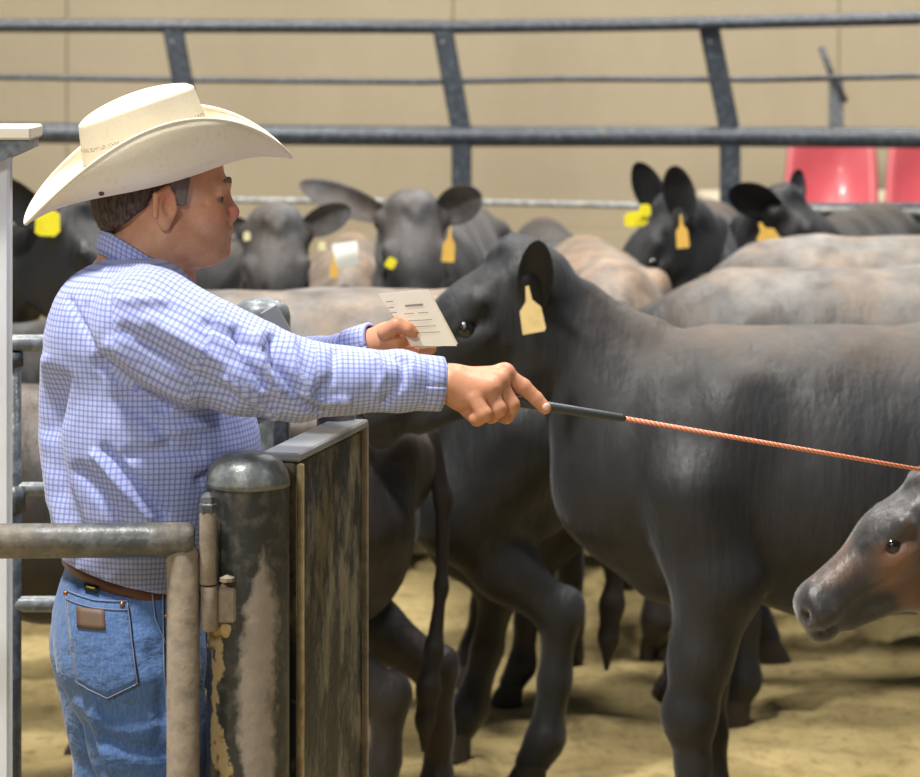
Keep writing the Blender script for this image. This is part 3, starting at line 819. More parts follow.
def hoof_half(cy):
    n = 10; V = []; F = []
    for z, a, b, dx in ((0, .062, .030, .012), (.03, .056, .028, .006), (.075, .042, .024, -.01)):
        for k in range(n):
            t = 2*PI*k/n; V.append((dx+a*math.cos(t)*(.85 if math.cos(t) > 0 else 1), cy+b*math.sin(t)*(1-.25*max(0, math.cos(t))), z))
    for i in range(2):
        for k in range(n):
            k2 = (k+1) % n; F.append((i*n+k, i*n+k2, (i+1)*n+k2, (i+1)*n+k))
    F.append(tuple(range(n-1, -1, -1))); F.append(tuple(range(2*n, 3*n))); return V, F
def ear_tag(parent, px, py, D, w, h, mat, tilt=0, yaw=0, stem=True):
    """tag body centred on the pixel, sized in pixels at that depth"""
    s = FOC/D; c = W(px, py, D); a = Matrix.Rotation(R(yaw), 3, 'Z') @ Vector((1, 0, 0)); u = Vector((0, 0, 1))
    rt = Matrix.Rotation(R(tilt), 3, Vector((0, 1, 0))); a = rt @ a; u = rt @ u
    w /= s; h /= s
    poly = [(-.5*w, -.5*h), (.42*w, -.5*h), (.5*w, -.42*h), (.45*w, .08*h), (.14*w, .28*h), (.10*w, .62*h), (-.04*w, .62*h), (-.14*w, .26*h), (-.46*w, .05*h), (-.5*w, -.42*h)]
    if not stem: poly = [(-.5*w, -.4*h), (-.3*w, -.5*h), (.3*w, -.5*h), (.5*w, -.3*h), (.45*w, .35*h), (.2*w, .5*h), (-.35*w, .45*h), (-.5*w, .2*h)]
    MB().prism(poly, .004, c, a, u, a.cross(u)).build('ear_tag', mat, parent)

# the large heifer in the middle, facing left
UPEAR = dict(d=(-.1, .35, 1), wn=(-.25, -1, .1), L=.185, W=.062)
A = cow('cow', 'large black heifer in the middle facing left, eye just right of the paper', (1.12, 6.80), 180, 1.0,
        W(506, 259, 6.80), 192, -32, m_hide_main, res=.010, head_s=1.13, fx=.07, ears={1: dict(r=(.020, .085, -.105), wd=(.06, -.60, .95), wn=(-.15, -.8, -.6), L=.18, W=.047), -1: dict(wd=(.05, .6, .35), wn=(-1, 0, 0), L=.13, W=.045)},
        stride=(.02, .05, -.06, -.1), tags=[(531, 312, 6.60, 24, 42, m_tag_peach, -10)])
# the calf reaching in at the right
Bc = cow('calf', 'dark calf with brown-tinged cheek reaching in low at the right edge', (1.88, 5.90), 181, .86,
         W(921, 486, 5.80), 192, -31, m_calf, res=.008, head_s=.92, ears={0: dict(d=(-1, .45, -.25), n=(0, .7, .3))}, fat=.9, low=True)
cow('cow', 'smaller black steer deep in the shade beyond the cattleman\'s outstretched arm', (-.45, 8.60), 180, .84, W(20, 470, 8.6), 180, -45, m_hide, stride=(.05, -.05, -.1, .12), wid=.9)  # extra steer: gives the black legs, fills the dark gap, blocks light from ground
# row behind: backs and hindquarters
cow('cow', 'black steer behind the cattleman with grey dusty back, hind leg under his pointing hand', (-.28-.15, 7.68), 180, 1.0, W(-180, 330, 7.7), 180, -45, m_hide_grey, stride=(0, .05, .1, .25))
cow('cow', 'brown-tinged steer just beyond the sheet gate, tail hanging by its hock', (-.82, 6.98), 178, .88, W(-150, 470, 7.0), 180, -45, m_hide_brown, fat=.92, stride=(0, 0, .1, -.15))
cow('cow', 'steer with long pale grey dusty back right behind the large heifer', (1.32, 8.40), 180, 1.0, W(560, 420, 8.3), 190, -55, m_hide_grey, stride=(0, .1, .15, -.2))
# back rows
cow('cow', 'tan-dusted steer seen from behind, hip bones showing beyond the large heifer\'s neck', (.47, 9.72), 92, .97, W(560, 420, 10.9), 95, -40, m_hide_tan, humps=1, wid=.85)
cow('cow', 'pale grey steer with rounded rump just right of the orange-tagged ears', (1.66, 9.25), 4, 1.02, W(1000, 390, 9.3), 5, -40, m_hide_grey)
cow('cow', 'black steer facing the camera, ears spread, beside the cattleman\'s nose', (-1.00, 10.60), -67, .98, W(276, 226, 9.72), -86, -60, m_hide_face, res=.014, head_s=1.2, wid=.85,
    ears={-1: dict(wd=(-1, -.4, .15), wn=(.1, -1, 0), L=.17, W=.055), 1: dict(wd=(.9, -.6, .45), wn=(.1, -1, 0), L=.18, W=.055)},
    tags=[(334, 267, 9.42, 8, 22, m_tag_orange, 0), (322, 246, 9.45, 8, 9, m_tag_pale, 0, 0, False), (247, 236, 9.45, 7, 9, m_tag_pale, 0, 0, False)])
rc = cow('cow', 'steer seen from behind with a square white sticker on its brownish rump', (-.44, 11.12), 91, .90, W(349, 330, 12.1), 95, -30, m_hide_tan, fat=.85, wid=.78)
cow('cow', 'grey-faced steer looking at the camera, orange tag in one ear, left of the fence post', (-.06, 10.95), -97, 1.0, W(414, 212, 9.95), -80, -58, m_hide_face, res=.014, head_s=1.22, wid=.82,
    ears={-1: dict(wd=(-1, -.3, .42), wn=(-.1, -1, .5), L=.27, W=.06), 1: dict(wd=(.42, -.45, .30), wn=(.1, -1, 0), L=.18, W=.07)},
    tags=[(449, 246, 9.6, 13, 32, m_tag_orange, 4), (391, 263, 9.6, 10, 11, m_tag_yellow, 30, 0, False)])
cow('cow', 'dark grey steer seen from behind, right of the left fence post', (.36, 11.62), 90, .92, W(520, 300, 12.4), 90, -40, m_hide, fat=.85, wid=.78)
cow('cow', 'black steer with bright yellow tags on its tilted ear, beyond the long pale back', (.93, 11.45), -104, .98, W(664, 210, 10.3), 200, -44, m_hide_main, res=.014, head_s=1.2, wid=.85,
    ears={-1: dict(wd=(-.40, -.2, .85), wn=(-.5, -1, 0), L=.19, W=.065), 1: dict(wd=(-.16, -.5, .8), wn=(-.5, -1, 0), L=.20, W=.07)},
    tags=[(636, 219, 9.95, 24, 15, m_tag_yellow, -5, 0, False), (645, 210, 9.93, 12, 12, m_tag_yellow, 0, 0, False), (682, 233, 9.75, 13, 30, m_tag_orange, -5)])
cow('cow', 'black steer facing right in front of the red seats, orange tag in its ear', (1.56, 11.22), -112, .98, W(792, 200, 10.25), -26, -34, m_hide, res=.014, head_s=1.2, wid=.85,
    ears={-1: dict(wd=(-.75, -.55, .35), wn=(-.2, -1, -.2), L=.2, W=.07), 1: dict(wd=(.25, .5, 1), wn=(.6, -1, 0), L=.13, W=.045)},
    tags=[(766, 235, 9.8, 22, 22, m_tag_orange, -30)])
cow('cow', 'dark steer at the right edge below the red seats', (2.30, 9.95), 2, .98, W(1200, 380, 10.0), 0, -50, m_hide_grey)
cow('cow', 'black steer at the far left with a big yellow ear tag under the hat brim', (-2.35, 8.95), -3, 1.04, W(84, 214, 8.7), -30, -42, m_hide, res=.014, head_s=1.15,
    ears={-1: dict(r=(-.02, .085, -.05), wd=(-1, -.3, .75), wn=(-.2, -1, .1), L=.22, W=.06), 1: dict(wd=(.2, .6, .6), wn=(-.3, -1, 0), L=.18, W=.05)},
    tags=[(48, 223, 8.25, 25, 26, m_tag_yellow, 3, 0, False)])
s_ = FOC/10.1; c_ = W(346, 255, 10.19)
MB().box(c_, (25/s_, .004, 26/s_), Matrix.Rotation(R(-8), 3, 'Y') @ Matrix.Rotation(R(-25), 3, 'X')).build('hip_sticker', m_sticker, rc)

# ------------------------------------------------------------------ the cattleman
DM = 4.67
def P(px, py, dy=0.): return np.array(W(px, py, DM+dy))
YA = R(14); fw = np.array((math.cos(YA), math.sin(YA), 0)); lf = np.array((-math.sin(YA), math.cos(YA), 0)); up = np.array((0, 0, 1.))
BM = np.stack([fw, lf, up], 1)
man = empty('person', (P(125, 600)[0], DM, 0)); tag(man, 'man in straw cowboy hat, blue checked shirt and jeans pointing a stick to the right', 'person')
LM = -np.array(man.location)
def add_man(name, V, Q, m, parent=man, uv=None):
    me = mesh_np(name, V-np.array(world_of(parent).translation), Q)
    if uv is not None:
        l = me.uv_layers.new(name='UVMap'); l.data.foreach_set('uv', np.asarray(uv, np.float32).ravel())
    for q in (m if isinstance(m, (list, tuple)) else [m]): me.materials.append(q)
    o = bpy.data.objects.new(name, me); C.objects.link(o); o.parent = parent
    return o
# head frame
HA = R(13); hf = np.array((math.cos(HA), math.sin(HA), 0)); hl = np.array((-math.sin(HA), math.cos(HA), 0)); hu = up
HB = np.stack([hf, hl, hu], 1); HS = 1.09; HO = P(161, 206)
def h(x, y, z): return HO+(hf*x+hl*y+hu*z)*HS
def hr(*r): return np.array(r)*HS

# --- body: head (fine), hands (fine), torso, arms and legs (hidden under the clothes)
hd = Sdf()
hd.ellipsoid(h(-.010, 0, .045), hr(.094, .075, .085), HB, k=.02)
hd.ellipsoid(h(.052, 0, .045), hr(.042, .058, .055), HB, k=.03)
hd.ellipsoid(h(.042, 0, -.020), hr(.056, .057, .060), HB, k=.03)
hd.chain([(*h(-.012, 0, -.03), .066), (*h(-.030, 0, -.10), .070), (*h(-.055, 0, -.17), .085)], k=.03)
for sy in (-1, 1):
    hd.rcone(h(.008, sy*.050, -.046), h(.070, sy*.026, -.068), .024*HS, .020*HS, k=.025)
    hd.ellipsoid(h(.066, sy*.042, -.012), hr(.026, .022, .020), HB, k=.02)
    hd.rcone(h(.097, sy*.012, .033), h(.082, sy*.045, .034), .011, .009, k=.012)
    hd.ellipsoid(h(.098, sy*.032, .012), hr(.018, .017, .011), HB, k=.010, sub=True)
    hd.ellipsoid(h(.082, sy*.031, .021), hr(.013, .019, .0075), HB, k=.006)
    hd.ellipsoid(h(.080, sy*.031, .002), hr(.012, .017, .004), HB, k=.006)
    hd.ellipsoid(h(.100, sy*.013, -.019), hr(.011, .007, .008), HB, k=.006)
    hd.rcone(h(.098, sy*.022, -.024), h(.084, sy*.036, -.058), .004, .004, k=.010, sub=True)   # smile fold
    hd.rcone(h(.060, sy*.060, .014), h(.050, sy*.064, .020), .0016, .001, k=.005, sub=True)      # crow's feet
    hd.rcone(h(.060, sy*.060, .006), h(.050, sy*.065, .002), .0016, .001, k=.005, sub=True)
    hd.rcone(h(.078, sy*.046, -.004), h(.060, sy*.056, -.010), .0022, .001, k=.007, sub=True)
    hd.rcone(h(.092, sy*.030, -.050), h(.084, sy*.034, -.068), .0022, .002, k=.008, sub=True)
    hd.rcone(h(.02, sy*.058, -.064), h(.060, sy*.036, -.078), .009, .007, k=.012)               # jaw line
    # ear
    hd.ellipsoid(h(-.004, sy*.076, .004), hr(.019, .008, .031), HB, k=.006)
    hd.ellipsoid(h(.001, sy*.086, .006), hr(.010, .011, .019), HB, k=.003, sub=True)
    hd.rcone(h(-.019, sy*.084, -.010), h(-.018, sy*.085, .022), .0045, .005, k=.004)
    hd.rcone(h(-.018, sy*.085, .022), h(.0, sy*.083, .032), .005, .0045, k=.004)
    hd.rcone(h(.0, sy*.083, .032), h(.010, sy*.078, .020), .0045, .003, k=.004)
    hd.ellipsoid(h(-.004, sy*.078, -.024), hr(.009, .006, .010), HB, k=.005)
    hd.ellipsoid(h(.012, sy*.078, .0), hr(.004, .004, .006), HB, k=.003)
hd.rcone(h(.093, 0, .024), h(.106, 0, -.008), .009*HS, .011*HS, k=.016)
hd.ellipsoid(h(.108, 0, -.012), hr(.012, .014, .012), HB, k=.010)
hd.ellipsoid(h(.078, 0, -.044), hr(.028, .036, .026), HB, k=.02)
hd.ellipsoid(h(.103, 0, -.038), hr(.008, .023, .006), HB, k=.007)
hd.ellipsoid(h(.100, 0, -.051), hr(.008, .020, .006), HB, k=.006)
hd.rcone(h(.111, -.018, -.0443), h(.111, .018, -.0443), .0025, .0025, k=.003, sub=True)
hd.ellipsoid(h(.086, 0, -.069), hr(.021, .024, .016), HB, k=.014)
hd.ellipsoid(h(.038, 0, -.072), hr(.046, .042, .020), HB, k=.03)
hV, hQ = hd.mesh(.0026, 1)
# right hand gripping the stick, index finger laid along it
def hand_r():
    S = Sdf(); g = lambda px, py, dy, r: (*P(px, py, dy), r)
    S.rcone(P(425, 383, -.155), P(455, 385, -.155), .030, .031, k=.02)
    for (px, py, dy, r) in ((505, 374, -.125, .0155), (499, 383, -.147, .016), (489, 392, -.168, .0155), (475, 398, -.185, .0145)):
        S.rcone(P(452, 383, -.155+(dy+.155)*.5), P(px, py, dy), .023, r, k=.016)
    S.ellipsoid(P(478, 388, -.155), (.038, .036, .024), k=.015)
    S.ellipsoid(P(466, 400, -.165), (.028, .026, .020), k=.015)
    k = .0035
    S.chain([g(503, 374, -.125, .0150), g(523, 387, -.122, .0138), g(536, 399, -.122, .0120), g(545, 408, -.123, .0105)], k=k)
    S.chain([g(498, 384, -.147, .0155), g(511, 405, -.150, .0145), g(506, 416, -.148, .0125), g(492, 412, -.130, .0110)], k=k)
    S.chain([g(488, 392, -.170, .0150), g(498, 409, -.176, .0140), g(491, 416, -.170, .0120), g(478, 410, -.148, .0105)], k=k)
    S.chain([g(474, 398, -.188, .0140), g(484, 414, -.196, .0130), g(477, 419, -.190, .0115), g(466, 411, -.170, .010)], k=k)
    S.chain([g(462, 392, -.115, .017), g(488, 398, -.100, .0145), g(509, 402, -.098, .012)], k=.006)     # thumb on the far side
    for (px, py, dy) in ((505, 372, -.128), (499, 379, -.152), (489, 388, -.174)): S.ellipsoid(P(px, py, dy), .013, k=.012)
    return S.mesh(.0024, 1)
rV, rQ = hand_r()
# left hand holding the card
def hand_l():
    S = Sdf(); g = lambda px, py, dy, r: (*P(px, py, dy), r)
    S.rcone(P(365, 345, .13), P(384, 341, .12), .026, .027, k=.02)
    S.ellipsoid(P(392, 338, .12), (.026, .034, .026), k=.02)
    S.chain([g(385, 332, .085, .014), g(397, 325, .075, .0125), g(408, 329, .072, .011), g(413, 333, .073, .0095)], k=.004)
    S.chain([g(393, 328, .135, .013), g(407, 322, .125, .0115), g(418, 326, .115, .0095)], k=.004)
    S.chain([g(396, 340, .14, .013), g(412, 343, .135, .0115), g(421, 349, .115, .010)], k=.004)
    S.chain([g(396, 347, .13, .012), g(416, 349, .125, .0105), g(431, 349, .110, .0095)], k=.004)
    S.chain([g(392, 349, .12, .012), g(404, 353, .11, .010), g(414, 352, .10, .009)], k=.004)
    return S.mesh(.0026, 1)
lV, lQ = hand_l()
ARM_R = [(150, 326, -.185), (300, 380, -.19), (447, 384, -.155)]
bd = Sdf()
bd.chain([(*P(138, 300), .09), (*P(140, 400), .13), (*P(140, 480), .13), (*P(133, 560), .092), (*P(133, 620), .09)], k=.05)
bd.chain([(*P(*ARM_R[0]), .055), (*P(*ARM_R[1]), .042), (*P(*ARM_R[2]), .028)], k=.03)
bd.chain([(*P(122, 326, .18), .055), (*P(240, 385, .22), .04), (*P(372, 344, .13), .026)], k=.03)
bd.chain([(*P(150, 262), .070), (*P(140, 300), .09)], k=.04)
for sy, (kx, fxx) in ((-1, (150, 150)), (1, (118, 110))):
    a = P(131, 620)+lf*sy*.09; b = P(kx, 800)+lf*sy*.10; c = P(fxx, 800)+lf*sy*.10; c[2] = .1
    bd.chain([(*a, .085), (*b, .055), (*c, .04)], k=.04)
bV, bQ = bd.mesh(.009, 1)
V, Q = join([(hV, hQ), (rV, rQ), (lV, lQ), (bV, bQ)])
lo_ = lambda p: tuple(float(t) for t in (np.array(p)-np.array(man.location)))
FACE_SPOTS = [(lo_(h(.108, -.004, -.012)), .008, .024, (.66, .20, .16), .75), (lo_(h(.075, -.045, -.012)), .01, .035, (.60, .22, .13), .5),
              (lo_(h(-.004, -.08, .022)), .008, .022, (.60, .19, .12), .6), (lo_(h(.104, 0, -.045)), .006, .018, (.58, .24, .19), .6),
              (lo_(h(.03, -.066, .016)), .006, .024, (.62, .45, .38), .45)]
STUBBLE = lo_(h(.075, -.02, -.055))
nh_ = len(hQ)
body = add_man('body', V, Q, [m_skin, ruddy()])
mi_ = np.zeros(len(body.data.polygons), dtype=np.int32); mi_[:nh_] = 1; body.data.polygons.foreach_set('material_index', mi_)
# eyes and brows
for sy in (-1, 1):
    mb = MB().lathe([(.0115*math.cos(a), .0115*math.sin(a)) for a in np.linspace(-1.5, 1.5, 9)], h(.0795, sy*.031, .0115), 14)
    mb.build('eye', M_('eye_white', (.35, .3, .27), .2).m, man, smooth=True)
    c = Vector(h(.0895, sy*.0325, .0115)); MB().lathe([(.0052, -.0008), (.004, .0012), (.0005, .0016)], c, 12, Vector((*hf,)).to_track_quat('Z', 'Y').to_matrix()).build('iris', M_('iris', (.05, .035, .025), .15).m, man, smooth=True)
    e = Sdf().chain([(*h(.104, sy*.014, .036), .0038), (*h(.100, sy*.030, .041), .004), (*h(.086, sy*.047, .037), .003)], k=.004)
    add_man('eyebrow', *e.mesh(.0018, 0), m_hair)
# hair: back of the head, temples and sideburns
hs = Sdf()
hs.ellipsoid(h(-.012, 0, .045), hr(.098, .0805, .090), HB, k=.02)
hs.ellipsoid(h(-.052, 0, -.005), hr(.048, .060, .052), HB, k=.03)
hs.rcone(h(.022, -.068, .03), h(.022, -.066, .0), .012, .008, k=.02); hs.rcone(h(.022, .068, .03), h(.022, .066, .0), .012, .008, k=.02)
def haircut(Pt):
    q = ((Pt-HO)@HB)/HS; x, y, z = q[..., 0], q[..., 1], q[..., 2]
    front = x-(.030+.25*np.clip(z-.02, 0, 1)); low = -(z-.027-.80*np.minimum(x, 0))
    below = np.where(x > .010, -(z-.004), low)
    earc = .024-np.sqrt(((x+.006)/1.0)**2+((z+.006)/1.35)**2)
    return np.maximum(np.maximum(front, below), earc)*HS
hV2, hQ2 = hs.mesh(.003, 1, cut=haircut)
hV2 += normals(hV2, hQ2)*(.0012*wob(hV2*np.array((1, 1, .4)), 300))[:, None]
add_man('hair', hV2, hQ2, m_hair)

# --- shirt
ts = Sdf()
def tor(px, py, b, ratio, dy=0): return (*P(px, py, dy), b, ratio)
ts.chain([tor(138, 312, .096, 1.60), tor(130, 350, .128, 1.40), tor(142, 400, .150, 1.25), tor(152, 450, .168, 1.10), tor(143, 510, .142, 1.2), tor(132, 560, .112, 1.35), tor(131, 578, .106, 1.4)], k=.05, ax=lf)
ts.chain([(*P(144, 292, -.03), .056), (*P(150, 322, -.17), .082)], k=.05)
ts.chain([(*P(136, 292, .03), .056), (*P(126, 322, .17), .082)], k=.05)
ts.ellipsoid(P(95, 330, -.08), (.075, .09, .10), k=.05)      # shoulder blade
tsn = len(ts.P)
SL = [(150, 324, -.185, .086), (195, 348, -.195, .083), (245, 366, -.197, .074), (298, 380, -.192, .061), (350, 381, -.18, .049), (400, 381, -.168, .044), (424, 383, -.160, .040)]
ts.chain([(*P(a, b, c), r) for a, b, c, r in SL], k=.03)
SLL = [(124, 324, .18, .082), (190, 370, .21, .07), (240, 392, .22, .058), (310, 368, .19, .047), (355, 350, .145, .036)]
ts.chain([(*P(a, b, c), r) for a, b, c, r in SLL], k=.03)
ts.chain([tor(132, 576, .103, 1.4), tor(131, 600, .10, 1.4)], k=.01, ax=lf)
def neckhole(Pt):      # opens the collar
    q = (Pt-P(158, 266))@HB; return .055-np.sqrt(q[..., 0]**2*.7+q[..., 1]**2)+np.where(q[..., 2] < -.03, -1, 0)
sV, sQ = ts.mesh(.006, 2)
# folds: ridge and valley lines given on the near side and around the sleeve
N = normals(sV, sQ)
disp = np.zeros(len(sV))
s_px = 460+sV[:, 0]*FOC/sV[:, 1]; s_py = HORZ+(CAMH-sV[:, 2])*FOC/sV[:, 1]
near = np.clip(-N[:, 1]*1.6+.25, 0, 1)
def fold(pts, wd, hgt):
    global disp
    best = np.full(len(sV), 1e9)
    for (x0, y0), (x1, y1) in zip(pts[:-1], pts[1:]):
        dx, dy = x1-x0, y1-y0; L = dx*dx+dy*dy
        t = np.clip(((s_px-x0)*dx+(s_py-y0)*dy)/L, 0, 1)
        best = np.minimum(best, np.hypot(s_px-x0-t*dx, s_py-y0-t*dy))
    disp += 1.5*hgt*np.exp(-(best/wd)**2)*near
# armhole seam and armpit creases
fold([(70, 300), (92, 345), (105, 372), (135, 402), (160, 412)], 3.0, -.006)
fold([(100, 362), (135, 392), (165, 408)], 5, -.012); fold([(120, 400), (150, 420), (170, 440)], 6, -.008)
fold([(112, 345), (150, 378), (190, 398)], 7, .007); fold([(125, 330), (180, 368), (230, 398)], 6, -.007)
fold([(150, 320), (205, 352), (262, 392)], 7, .006); fold([(170, 306), (225, 332), (262, 352)], 5, -.005)
fold([(236, 330), (245, 360), (262, 385)], 4, -.008); fold([(272, 338), (275, 365), (300, 400), (320, 412)], 4.5, -.009)
fold([(258, 335), (262, 365), (280, 392)], 5, .007); fold([(290, 338), (297, 370), (312, 395)], 5, .006)
fold([(225, 378), (252, 396), (275, 414)], 5, .008); fold([(300, 395), (325, 402), (348, 400)], 4, .006)
fold([(335, 352), (332, 378), (312, 398)], 3.5, -.005); fold([(385, 352), (404, 362), (400, 385), (384, 402)], 3, -.006); fold([(372, 352), (385, 372), (376, 395)], 4, .004)
# back and side of the torso
fold([(62, 380), (52, 430), (62, 490), (85, 545)], 7, -.009); fold([(45, 360), (42, 430), (52, 500), (70, 545)], 5, .007)
fold([(95, 455), (125, 490), (150, 520)], 4, .008); fold([(105, 450), (140, 490), (165, 515)], 5, -.008)
fold([(80, 470), (110, 505), (130, 545)], 6, -.007); fold([(150, 440), (180, 430), (205, 425)], 5, .006)
fold([(130, 455), (165, 450), (200, 452)], 6, -.006); fold([(120, 300), (160, 300), (200, 320)], 5, .004)
fold([(88, 300), (110, 268), (150, 262)], 4, .004); fold([(200, 480), (225, 470), (250, 475)], 5, -.006)
disp += .0022*wob(sV*np.array((1, 1, 1.3)), 34)*1+.0012*wob(sV, 80, s=7)
sV = sV+N*disp[:, None]
# cut off the shirt above the collar line and below the belt, and at the cuffs
c = sV[sQ].mean(1)
q = (c-P(155, 268))@HB
keep = ~((np.hypot(q[:, 0], q[:, 1]*1.05) < .056) & (q[:, 2] > -.02))
hem = lambda A: P(0, 566)[2]-.26*(A[:, 0]-P(133, 0)[0])
hv = sV[:, 2]-hem(sV)
keep &= (hv[sQ] > 0).any(1)
sQ = sQ[keep]; lowv = (hv < 0) & (sV[:, 2] < P(0, 500)[2]); sV[lowv, 2] -= hv[lowv]
# cloth coordinates: round and along each sleeve, round and up the torso
def seg_uv(pts, V):
    best = np.full(len(V), 1e9); uvv = np.zeros((len(V), 2)); acc = 0.
    for a, b in zip(pts[:-1], pts[1:]):
        ra, rb = a[3], b[3]; A = P(*a[:3]); B = P(*b[:3]); d = B-A; L = np.linalg.norm(d); d /= L
        x = np.cross(d, up); x /= np.linalg.norm(x); y = np.cross(d, x)
        q = V-A; t = q@d; tt = np.clip(t/L, 0, 1); dist = np.linalg.norm(q-tt[:, None]*d*L, axis=1)/(ra+(rb-ra)*tt)
        m = dist < best; ang = np.arctan2(q@x, q@y)
        uvv[m, 0] = (ang*(.062))[m]; uvv[m, 1] = (acc+t)[m]; best = np.minimum(best, dist); acc += L
    return uvv, best
vq = sV[sQ].reshape(-1, 3); fc = sV[sQ].mean(1)
uvR, bR = seg_uv(SL, vq); _, fR = seg_uv(SL, fc); uvL, _ = seg_uv(SLL, vq); _, fL = seg_uv(SLL, fc)
fpx = 460+fc[:, 0]*FOC/fc[:, 1]
selR = np.repeat((fR < 1.22) & (fc[:, 1] < DM-.02) & (fpx > 112), 4); selL = np.repeat((fL < 1.22) & (fc[:, 1] > DM+.05) & (fpx > 130), 4)
q = (vq-P(140, 420))@BM; ang = np.arctan2(q[:, 1]/1.25, -q[:, 0])
uv = np.stack([ang*.175, q[:, 2]], 1)
# avoid the wrap seam: faces crossing it share one side
g = uv[:, 0].reshape(-1, 4); w_ = g.max(1)-g.min(1) > .5; g[w_] = np.where(g[w_] < 0, g[w_]+2*PI*.175, g[w_]); uv[:, 0] = g.ravel()
uv[selR] = uvR[selR]; uv[selL] = uvL[selL]
shirt = add_man('shirt', sV, sQ, m_shirt, uv=uv)
# cuffs, collar: own pieces of cloth
def cloth_ring(name, rings, m, thick=.003, parent=shirt, n=40, arc=(0, 2*PI), close=True):
    """rings: (centre, xaxis, yaxis, rx, ry)"""
    V = []; U = []; F = []; acc = 0
    for i, (c, xa, ya, rx, ry) in enumerate(rings):
        if i: acc += float(np.linalg.norm(np.array(c)-np.array(rings[i-1][0])))
        for k in range(n+1):
            t = arc[0]+(arc[1]-arc[0])*k/n; V.append(np.array(c)+np.array(xa)*rx*math.cos(t)+np.array(ya)*ry*math.sin(t)); U.append((t*(rx+ry)/2, acc))
    for i in range(len(rings)-1):
        for k in range(n): a = i*(n+1)+k; F.append((a, a+1, a+n+2, a+n+1))
    F = np.array(F); U = np.array(U)[F].reshape(-1, 2)
    o = add_man(name, np.array(V), F, m, parent, U); mo = o.modifiers.new('s', 'SOLIDIFY'); mo.thickness = thick; mo.offset = 1
    return o
def tube_frame(a, b):
    d = b-a; d /= np.linalg.norm(d); x = np.cross(d, up); x /= np.linalg.norm(x); return x, np.cross(d, x)
a, b = P(399, 381, -.168), P(442, 384, -.155); x_, y_ = tube_frame(a, b)
cloth_ring('cuff', [(a+(b-a)*t, x_, y_, .040+dr, .042+dr) for t, dr in ((0, -.006), (.02, 0.), (.3, .001), (.7, .0), (.97, -.0005), (1.0, -.004), (.9, -.006))], m_shirt)
a, b = P(350, 352, .147), P(374, 344, .128); x_, y_ = tube_frame(a, b)
cloth_ring('cuff', [(a+(b-a)*t, x_, y_, .036+dr, .037+dr) for t, dr in ((0, -.004), (.05, 0.), (.95, -.001), (1.0, -.005))], m_shirt)
# collar: rises behind the neck and comes down to a point in front
def collar():
    n = 44; V = []; U = []; F = []
    back = P(104, 240); front = P(203, 296); rows = ((0, .000, 0), (.35, .004, .010), (.75, .006, .022), (1., .004, .034), (1., -.004, .036), (.4, -.008, .030))
    for j, (t, o_, hgt) in enumerate(rows):
        for k in range(n+1):
            a = 2*PI*k/n; cf = math.cos(a)
            c = P(152, 272); d = fw*cf*.083+lf*math.sin(a)*.088
            base = c+d+up*(-cf*.054)+up*(.004*abs(math.sin(a)))
            if j == 0: p = base*1.0+d/np.linalg.norm(d)*.012-up*(.018+.012*max(0, cf)**4)
            else: p = base+d/np.linalg.norm(d)*(o_+(1-t)*.008)+up*(hgt*(.62 if cf > .6 else .85)-.012)
            V.append(p); U.append((a*.085, .3+hgt))
    for j in range(len(rows)-1):
        for k in range(n): i = j*(n+1)+k; F.append((i, i+1, i+n+2, i+n+1))
    F = np.array(F); U = np.array(U)[F].reshape(-1, 2)
    o = add_man('collar', np.array(V), F, m_shirt, shirt, U); o.modifiers.new('s', 'SOLIDIFY').thickness = .0025
collar()

# --- jeans
js = Sdf()
js.chain([(*P(131, 572), .104, 1.42), (*P(130, 610), .116, 1.38), (*P(131, 650), .118, 1.35)], k=.04, ax=lf)
for sy, dxk in ((-1, 0), (1, -6)):
    hip = P(130, 660)+lf*sy*.085; kn = P(156 if sy < 0 else 130, 800)+lf*sy*.10; an = P(146 if sy < 0 else 104, 800)+lf*sy*.11; an[2] = .09
    js.chain([(*hip, .112), (*(hip*.55+kn*.45), .095), (*kn, .076), (*(kn*.5+an*.5), .066), (*an, .064)], k=.03)
js.ellipsoid(P(104, 642, -.06), (.075, .085, .10), k=.04); js.ellipsoid(P(98, 642, .10), (.075, .085, .10), k=.04)
jV, jQ = js.mesh(.007, 2)
N = normals(jV, jQ)
sV_, sx_, sy__ = sV, s_px, s_py
disp = np.zeros(len(jV)); s_px = 460+jV[:, 0]*FOC/jV[:, 1]; s_py = HORZ+(CAMH-jV[:, 2])*FOC/jV[:, 1]; near = np.clip(-N[:, 1]*1.6+.25, 0, 1); sV = jV
fold([(70, 690), (110, 712), (160, 705)], 7, -.0025); fold([(78, 706), (115, 732), (165, 725)], 8, .0025)
fold([(100, 735), (130, 750), (170, 752)], 6, -.006); fold([(95, 700), (100, 740), (112, 775)], 5, .005); fold([(150, 650), (165, 690), (160, 740)], 7, -.005)
fold([(84, 725), (103, 775)], 3.5, -.006)
disp += .0025*wob(jV*np.array((1, 1, 1.5)), 30)
jV = jV+N*disp[:, None]; jc = jV[jQ].mean(1)
jeans = add_man('jeans', jV, jQ[jc[:, 2] < P(0, 563)[2]-.26*(jc[:, 0]-P(133, 0)[0])], m_denim)
jbvh = BVHTree.FromPolygons([tuple(v) for v in jV], [tuple(int(i) for i in f) for f in jQ])
sbvh = BVHTree.FromPolygons([tuple(v) for v in sV_], [tuple(int(i) for i in f) for f in sQ])
def on_cloth(bvh, x, z, off=.002, y0=3.5):
    r = bvh.ray_cast(Vector((x, y0, z)), Vector((0, 1, 0)))
    if r[0] is None: r = bvh.find_nearest(Vector((x, DM-.15, z)))
    n = r[1] if r[1].y < 0 else -r[1]
    return r[0]+n*off
def px_xz(px, py, D=4.50): p = W(px, py, D); return p.x, p.z
